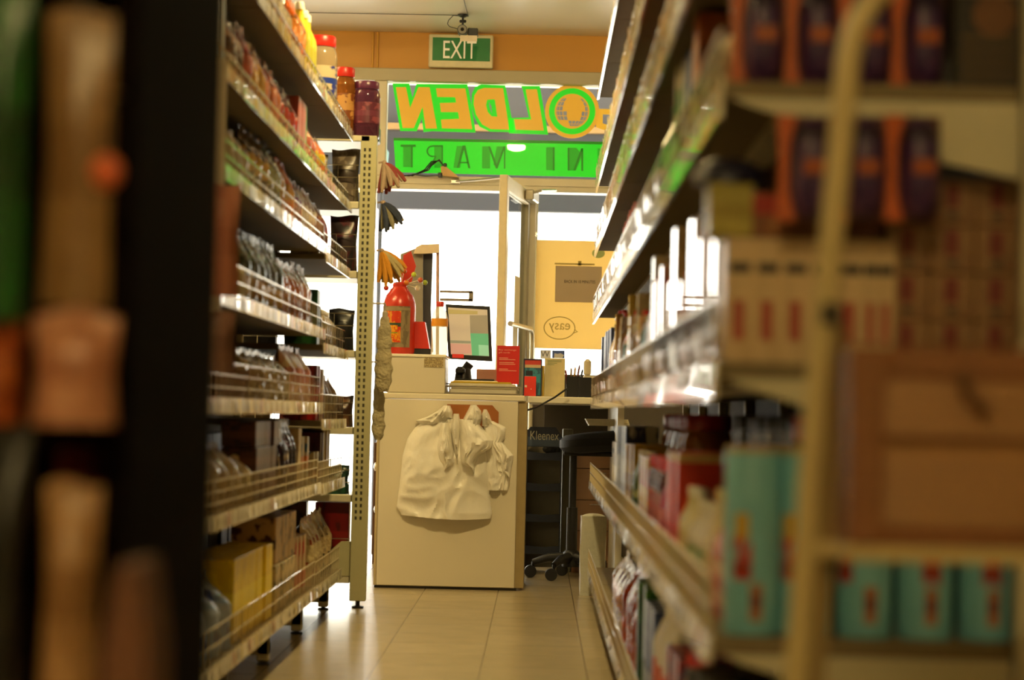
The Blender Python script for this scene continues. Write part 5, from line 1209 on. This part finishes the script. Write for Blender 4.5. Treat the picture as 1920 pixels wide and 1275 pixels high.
def tea(x, y, z, w, h, d, lab, grp, dark=False, redz=(.28, .62), dash=.80):
    o = obj('card_carton', carton_mesh(w, h, d), m_box_shaded if dark else m_box, None, (x, y, z), (0, 0, 0)); tag(o, lab, 'box', grp)
    b = MB(); b.box(-w*(.16 if dark else .22), w*(.12 if dark else .18), -d/2-.0012, -d/2, h*redz[0], h*redz[1]); obj('red_mark', b, M('carton_shaded_red', '701c1c', rough=.5) if dark else M('carton_red', 'a84838', rough=.5), o)
    b = MB(); b.box(-w*(.12 if dark else .36), w*(.1 if dark else .36), -d/2-.0012, -d/2, h*dash, h*(dash+(.14 if dark else .08))); obj('dark_mark', b, M('carton_ink', '2c2620', rough=.5), o)
YB_ = 3.03
labs = ['first from the aisle', 'second from the aisle', 'third from the aisle', 'fourth from the aisle just left of the tube', 'fifth from the aisle right behind the tube', 'sixth from the aisle just right of the tube', 'seventh from the aisle beside the dark gap']
for i, px in enumerate((1380, 1432, 1484, 1534, 1584, 1622, 1650)):
    w = .040 if i < 5 else .026
    tea(at(px, 570, YB_).x, YB_, RZ['4']+.001, w, .172, .10, 'tall cream carton with red mark, '+labs[i], 'tall cream cartons with red marks', redz=(.18, .5), dash=.72)
# small cartons lying on top
for i, (px, w, h, pal, lab) in enumerate(((1366, .062, .074, PK('b0a44c', 'bcae58', 'a89840'), 'olive yellow box on top of the tall cream cartons nearest the aisle'), (1437, .05, .062, PK('8c5c38', 'b08050', 'a82c24', band=(.5, .95)), 'brown box with red corner lying second on the tall cream cartons'), (1512, .062, .06, PK('7c4c2c', '8c5c3c', '8c2420', band=(.55, .95)), 'dark brown box with red corner third on the tall cream cartons'), (1605, .055, .06, PK('6c3c24', '7c4c30', '5c2c1c'), 'dark brown box on the tall cream cartons right behind the tube'))):
    item('carton', (w, h, .09), [pal], (at(px, 400, YB_).x, YB_, RZ['4']+.1745), 0, lab, 'box')
b = MB(); b.lathe([(.052, 0), (.05, .012), (.042, .026), (.025, .035), (.002, .038)], 22); 
tag(obj('round_lid', b, M('navy_plastic', '1c1c34', rough=.4), None, (at(1366, 362, YB_).x, YB_, RZ['4']+.1755+.074)), 'navy domed round lid on the olive yellow box', 'lid')
cols = (1690, 1772, 1854); cl = ('left', 'middle', 'right'); rl = ('bottom', 'second', 'third', 'top')
for i, px in enumerate(cols):
    for j in range(4):
        x = at(px, 500, 3.04).x
        tea(x, 3.04, RZ['4']+.001+j*.0655, .0595, .064, .11, '%s small cream carton painted in shade, %s stack of the red marked cartons' % (rl[j], cl[i]), 'stacked small cartons with red marks', dark=True, redz=(.36, .9), dash=.12)
# purple packs with an orange edge: a row on the shelf, a row hanging below it
def opack(px, py, Y, lab, hang=False, w=.088, h=.15, cat='packet'):
    p = at(px, py, Y); o = empty('hanging_pack' if hang else 'purple_pack', (p.x, Y, p.z if hang else RZ['3']+.001), 0, lab, cat, 'purple packs with orange edge')
    zb = -h if hang else 0
    b = MB(); b.prism([(-w*.52, zb), (-w*.16, zb), (-w*.30, zb+h*.3), (-w*.30, zb+h*.7), (-w*.16, zb+h), (-w*.52, zb+h), (-w*.46, zb+h*.5)], (0, .012, 0), EX, EZ, .010); obj('orange_card', b, M('orange_card', 'c0561a', rough=.4, coat=.2), o)
    b = MB(); b.box(-w*.30, w*.5, .012, .018, zb, zb+h, c=.001); obj('backing', b, M('rust_brown_card', '5c2a14', rough=.5), o)
    b = MB()
    def g(u, v):
        a_ = 2*math.pi*u; rr_ = math.sin(math.pi*.5*v)**.6; ca, sa = math.cos(a_), math.sin(a_)
        return (w*.12+w*.36*rr_*math.copysign(abs(ca)**.6, ca), .011-.040*(1-rr_**3)**.5, zb+h*.5+h*.49*rr_*math.copysign(abs(sa)**.6, sa))
    b.grid(g, 28, 7, flip=True); obj('bubble', b, pack('purple_print', '3c2050', '54305c', '281834', rough=.4, scale=2, band=(.75, .9)), o)
    b = MB(); b.grid(lambda u, v: ((u-.5)*w*.4+w*.12, -.031, zb+h*(.42+.14*v)), 4, 3); obj('badge', b, M('rust_badge', '9c4818', rough=.4), o)
    if hang:
        b = MB(); b.tube([(0, .015, -.012), (0, .015, .008), (0, .03, .010), (0, .05, .012)], .003, 6); obj('hook', b, m_steel, o)
    return o
for i, (px, lab) in enumerate(((1420, 'purple pack with wide orange edge, nearest the aisle on the right rack end'), (1522, 'purple pack with cream label just left of the tube bend'), (1622, 'purple pack hidden by the tube bend on the right rack end'), (1722, 'purple pack right of the tube bend beside the dark box'))):
    opack(px, 100, 3.0, lab, w=.074)
for i, (px, lab) in enumerate(((1512, 'purple pack hanging under the shelf left of the tube'), (1612, 'purple pack hanging under the shelf behind the tube'), (1715, 'purple pack with bright orange edge hanging right of the tube'))):
    opack(px, 216, 2.90, lab, True, h=.142, w=.074)
for i in range(3): item('carton', (.085, .30, .10), [PK('50381f', '5c4428', '443018')], (.36+i*.092, 3.3, RZ['4']+.001), 0, '%s tall brown carton behind the cream cartons on the right rack end' % ['first', 'second', 'third'][i], 'box', 'brown cartons behind the cream cartons')
db = empty('dark_carton', (at(1850, 80, 3.02).x, 3.02, RZ['3']+.001), 0, 'large black carton with brown round emblem at the top right of the rack end', 'box')
b = MB(); b.box(-.055, .04, -.05, .06, 0, .16, c=.003); obj('body', b, M('black_carton', '1c1612', rough=.5), db)
b = MB(); b.prism([(.0+.03*math.cos(R(i*12)), .105+.03*math.sin(R(i*12))) for i in range(30)], (0, -.0505, 0), EX, EZ, .001); obj('emblem', b, M('brown_print', '6c4420', rough=.5), db)
b = MB()
for k_ in range(4): b.box(-.045, .035, -.0515, -.0505, .018+k_*.017, .025+k_*.017)
obj('print_bar', b, M('olive_brown_print', '5a4420', rough=.5), db)

# ------------------------------------------------------------------ leaning tube trolley with a ribbed crate
YT = 2.3
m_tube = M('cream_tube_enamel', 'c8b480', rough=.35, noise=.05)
tp_ = [at(1478, 1400, YT), at(1500, 1180, YT), at(1530, 760, YT), at(1560, 440, YT), at(1583, 190, YT), at(1590, 110, YT), at(1606, 45, YT), at(1640, -8, YT), at(1690, -40, YT)]
d0 = tp_[0]-tp_[1]; foot = tp_[0]+d0*((tp_[0].z-.03)/-d0.z)
to = Vector((foot.x, YT, 0))
tt = empty('tube_trolley', to, 0, 'leaning cream steel tube stand with curved top in the right foreground', 'trolley')
xr = .92
right = [Vector((2*xr-v.x+.0, YT, v.z)) for v in tp_[::-1]]
path = [foot]+tp_+right+[Vector((2*xr-foot.x, YT, .03))]
b = MB(); b.tube([v-to for v in path], .0128, 14); obj('tube_frame', b, m_tube, tt)
b = MB(); q0, q1 = at(1574, 610, YT+.03)-to, at(1530, 1290, YT+.03)-to; d1 = q1-q0
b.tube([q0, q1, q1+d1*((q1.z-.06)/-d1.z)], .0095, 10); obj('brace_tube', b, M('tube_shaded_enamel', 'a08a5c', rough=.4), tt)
q = at(1553, 590, YT)-to
b = MB(); dirv = (tp_[3]-tp_[2]).normalized(); b.tube([q-dirv*.012, q+dirv*.012], .0150, 14); obj('clip', b, M('dark_clip', '3c3424', rough=.5), tt)
zc0 = at(1740, 1036, YT).z
b = MB(); b.tube([Vector((at(1515, 1000, YT).x, YT-.0, zc0))-to, Vector((2*xr-at(1515, 1000, YT).x, YT, zc0))-to], .010, 10)
for yy in (-.0,): b.box(at(1560, 1000, YT).x-to.x, xr*2-at(1560, 1000, YT).x-to.x, -.10, .10, zc0-.004, zc0+.010, c=.002)
obj('cross_shelf', b, m_tube, tt)
for xx in (foot.x, 2*xr-foot.x):
    b = MB(); b.tube([(xx-.012-to.x, 0, .03), (xx+.012-to.x, 0, .03)], .0295, 18); obj('wheel', b, m_black, tt)
b = MB(); b.tube([(foot.x-to.x, 0, .05), (foot.x-to.x, .25, .05)], .01, 8); b.tube([(2*xr-foot.x-to.x, 0, .05), (2*xr-foot.x-to.x, .25, .05)], .01, 8); b.tube([(foot.x-to.x, .25, .05), (2*xr-foot.x-to.x, .25, .05)], .01, 8); obj('base_frame', b, m_tube, tt)
x0, _, z0, z1 = prect(1588, 655, 1980, 1022, YT-.06)
cr = empty('ribbed_crate', (x0, YT-.09, zc0+.0105), 0, 'brown ribbed plastic crate standing on the tube trolley at the right edge', 'crate')
CWd = .34; CH = z1-zc0-.0105
m_cr = M('brown_crate_plastic', '80522f', rough=.45); m_cr2 = M('brown_crate_rib', '9c7040', rough=.4)
b = MB(); fr_ = .035
b.box(0, fr_, -.0, .012, 0, CH, c=.003); b.box(CWd-fr_, CWd, 0, .012, 0, CH, c=.003); b.box(fr_, CWd-fr_, 0, .012, CH-.03, CH, c=.003); b.box(fr_, CWd-fr_, 0, .012, 0, .02, c=.003)
b.box(0, .012, .012, .16, 0, CH); b.box(CWd-.012, CWd, .012, .16, 0, CH); b.box(.012, CWd-.012, .148, .16, 0, CH); b.box(.012, CWd-.012, .012, .148, 0, .01)
obj('shell', b, m_cr, cr)
b = MB()
nz_ = 8
for k_ in range(nz_):
    za_ = .022+(CH-.056)*k_/nz_; h_ = (CH-.056)/nz_
    if k_ == 4: b.box(fr_, CWd-fr_, .006, .012, za_, za_+h_*.5); continue
    b.prism([(.004, za_+.001), (.012, za_+.001), (.012, za_+h_-.001), (.009, za_+h_-.001)], (fr_, 0, 0), (0, 1, 0), EZ, CWd-2*fr_)
obj('rib', b, m_cr2, cr)
b = MB(); q = at(1798, 715, YT-.09)-cr.location; b.tube([(q.x, -.004, q.z+.01), (q.x+.01, -.004, q.z-.012), (q.x+.028, -.004, q.z-.032)], .007, 8); obj('latch', b, M('crate_latch', '5c3a20', rough=.5), cr)

# ------------------------------------------------------------------ dark display unit in the left foreground with blurred goods
m_dk = M('near_black_brown_board', '0e0807', rough=.9, noise=.2, spec=.05)
DX = -.375; DY0, DY1 = 1.98, 2.5
du2 = empty('display_unit', (DX, DY0, 0), 0, 'nearly black wooden display unit filling the left foreground', 'display unit')
b = MB(); b.box(-.022, 0, 0, DY1-DY0, 0, 2.2, c=.002); obj('side_panel', b, m_dk, du2)
b = MB(); b.box(-.75, -.023, .40, .42, 0, 2.2); obj('back_panel', b, m_dk, du2)
b = MB(); b.box(-.772, -.751, 0, DY1-DY0, 0, 2.2, c=.002); obj('side_panel', b, m_dk, du2)
zs_ = [at(120, 775, 1.86).z-.012, .55, .25, at(130, 560, 1.86).z+.33]
for z in zs_:
    b = MB(); b.box(-.75, -.023, -.02, .399, z-.02, z, c=.002); obj('shelf', b, m_dk, du2)
def blob(px, py, wpx, hpx, Y, mats, nm, lab, kind='pouch', d=.06, z=None, v=0, hang=False):
    p = at(px, py+hpx/2, Y); k_ = sc(Y)
    zz2 = p.z if z is None else z
    return item(kind, (wpx*k_, hpx*k_, d), mats, (p.x, Y, zz2), 0, lab, None, 'goods on the dark display unit', v=v, name=nm)
zsh = zs_[0]+.001
YG = 1.93
def onshelf(px, wpx, top, Y, z, mats, nm, lab, kind='pouch', d=.06, v=0):
    k_ = sc(Y); x = at(px, (top+775)/2, Y).x; h = at(px, top, Y).z-z
    return item(kind, (wpx*k_, h, d), mats, (x, Y, z), 0, lab, None, 'goods on the dark display unit', v=v, name=nm)
onshelf(140, 165, 585, YG, zsh, [PK('b8866a', 'c8987c', 'b07c60', bump=.1)], 'pink_packet', 'pinkish blurred packet standing on the dark display unit', d=.05)
onshelf(8, 70, 600, YG, zsh, [PK('a85a24', '8c4418', 'b86c34')], 'orange_packet', 'orange brown blurred packet at the left edge of the photo', d=.05)
zt3 = zs_[3]-.02
onshelf(150, 150, 20, YG+.06, at(150, 575, YG+.06).z, [PK('94744a', '9c7c50', '8c6c44', bump=.1)], 'tan_bag', 'large tan blurred bag hanging in the left foreground', d=.04, v=1)
onshelf(10, 90, -40, YG, at(10, 600, YG).z, [PK('1c5a24', '2c7030', '144a1c', bump=.1)], 'green_bag', 'dark green blurred bag at the left edge of the photo', d=.05, v=2)
for nm_ in ('tan_bag', 'green_bag'):
    o = bpy.data.objects[nm_]; top = max(v.co.z for v in o.data.vertices)
    b = MB(); b.tube([(0, 0, top-.01), (0, 0, top+.02), (0, .03, top+.03), (0, .45-(o.location.y-DY0), top+.03)], .002, 6); obj('hanger_wire', b, m_black, o)
q = at(200, 322, 1.91)
b = MB(); b.ball((0, 0, 0), .014, 16, 10, sz=1.1); o = tag(obj('orange_tag', b, M('orange_fruit_plastic', 'd8683c', rough=.4), None, (q.x, 1.91, q.z)), 'bright orange round tag in front of the tan bag', 'tag')
b = MB(); b.tube([(0, 0, .018), (0, .0, .05), (0, .03, .075), (0, .08, .08)], .0015, 6); obj('string', b, m_black, o)
z5 = .551
onshelf(140, 110, 905, YG, z5, [PK('a8845c', 'b8946c', '98744c', bump=.1)], 'beige_packet', 'beige blurred packet on the lower shelf of the dark unit', d=.06)
onshelf(150, 95, 790, 2.06, z5, [PK('6c1c18', '8c2c20', '5c1410')], 'red_packet', 'dark red blurred packet behind the beige one on the dark unit', d=.05)
onshelf(20, 90, 800, YG, z5, [PK('14100e', '1c1614', '100c0a')], 'black_packet', 'black blurred packet on the lower shelf at the left edge', d=.05)
# brown bag nearer the lens, on the floor stand
p = at(255, 1170, 1.62); zt_ = at(255, 1060, 1.62).z
b = MB(); b.prism([(-.024, 0), (.012, 0), (.010, zt_*.9), (.0, zt_), (-.014, zt_), (-.024, zt_*.9)], (0, .05, 0), EX, EZ, .10)
tag(obj('paper_sack', b, M('brown_sack', '6a432c', rough=.7, noise=.1), None, (p.x, 1.66, 0)), 'tall brown sack standing on the floor in front of the dark unit', 'sack')
# pinkish strip of packets hanging at the near end of the left rack
Yq = 4.9
x0, x1, z0, z1 = prect(404, 345, 452, 555, Yq)
st = empty('clip_strip', (x0, Yq, LZ['C']-.03), 0, 'narrow clip strip hanging at the near end of the left rack', 'clip strip')
b = MB(); b.box(-.012, .012, .030, .032, -(LZ['C']-.03-.92), 0); obj('strip', b, M('clear_strip', 'c8b8a0', rough=.2), st)
for i, (rect, pal, lab) in enumerate((((400, 345, 452, 555), PK('b8806c', 'c08c78', 'b07864', bump=.1), 'pink packet on the clip strip, upper one'), ((398, 585, 444, 700), PK('8c6c60', '947468', '84645a', bump=.1), 'greyish pink packet on the clip strip, lower one'))):
    x0_, x1_, z0_, z1_ = prect(*rect, Yq)
    item('pouch', (x1_-x0_+.02, z1_-z0_, .03), [pal], ((x0_+x1_)/2-.012, Yq, z0_), 0, lab, 'packet', 'packets on the clip strip', v=i, name='strip_packet')
# ------------------------------------------------------------------ lamps
m_lampon = M('lamp_diffuser', (1, .70, .30), emit=1.0)
def lamp_mat(name, e):
    m = M(name, 'f4ecd8', rough=.5, emit=e, emit_col=LAMP_COL); return m
def fill_tube_light(x, y, e, label, L=1.2, along='x'):  # unseen lights added to brighten counter, shop front and near goods
    t = empty('fill_ceiling_light', (x, y, CEIL), 0 if along == 'x' else R(90), label, 'ceiling light')
    b = MB(); b.box(-L/2, L/2, -.07, .07, -.05, -.001, c=.006); obj('housing', b, M('lamp_housing', 'e8e4da', rough=.4), t)
    b = MB()
    for s in (-.032, .032): b.tube([(-L/2+.03, s, -.066), (L/2-.03, s, -.066)], .013, 12)
    obj('tube', b, lamp_mat('lamp_glow_%g' % e, e), t)
    return t
fill_tube_light(-1.9, 10.6, 30, 'unseen fill tube light added at the front of the left hand aisle')
fill_tube_light(1.45, 10.2, 30, 'unseen fill tube light added at the front beyond the right rack')
fill_tube_light(-2.1, 8.6, 100, 'unseen fill tube light added above the left hand aisle')
fill_tube_light(-2.2, 4.0, 60, 'unseen fill tube light added at the near part of the left hand aisle')
fill_tube_light(-.5, -.7, 75, 'unseen fill tube light added over the near end of the shop')
p = at(968, 275, WY); tR = (CEIL-.02-CAM.z)/((p.z-CAM.z)/WY); 
dl = empty('downlight', (p.x*tR/WY, 2*WY-tR, CEIL), 0, 'round bright downlight in the ceiling above the aisle', 'ceiling light')
b = MB(); b.lathe([(.10, -.012), (.11, -.001)], 24); obj('rim', b, M('lamp_housing', ''), dl)
b = MB(); b.lathe([(.03, -.05), (.065, -.035), (.075, -.013)], 24); obj('bulb', b, lamp_mat('lamp_glow_spot', 600), dl)
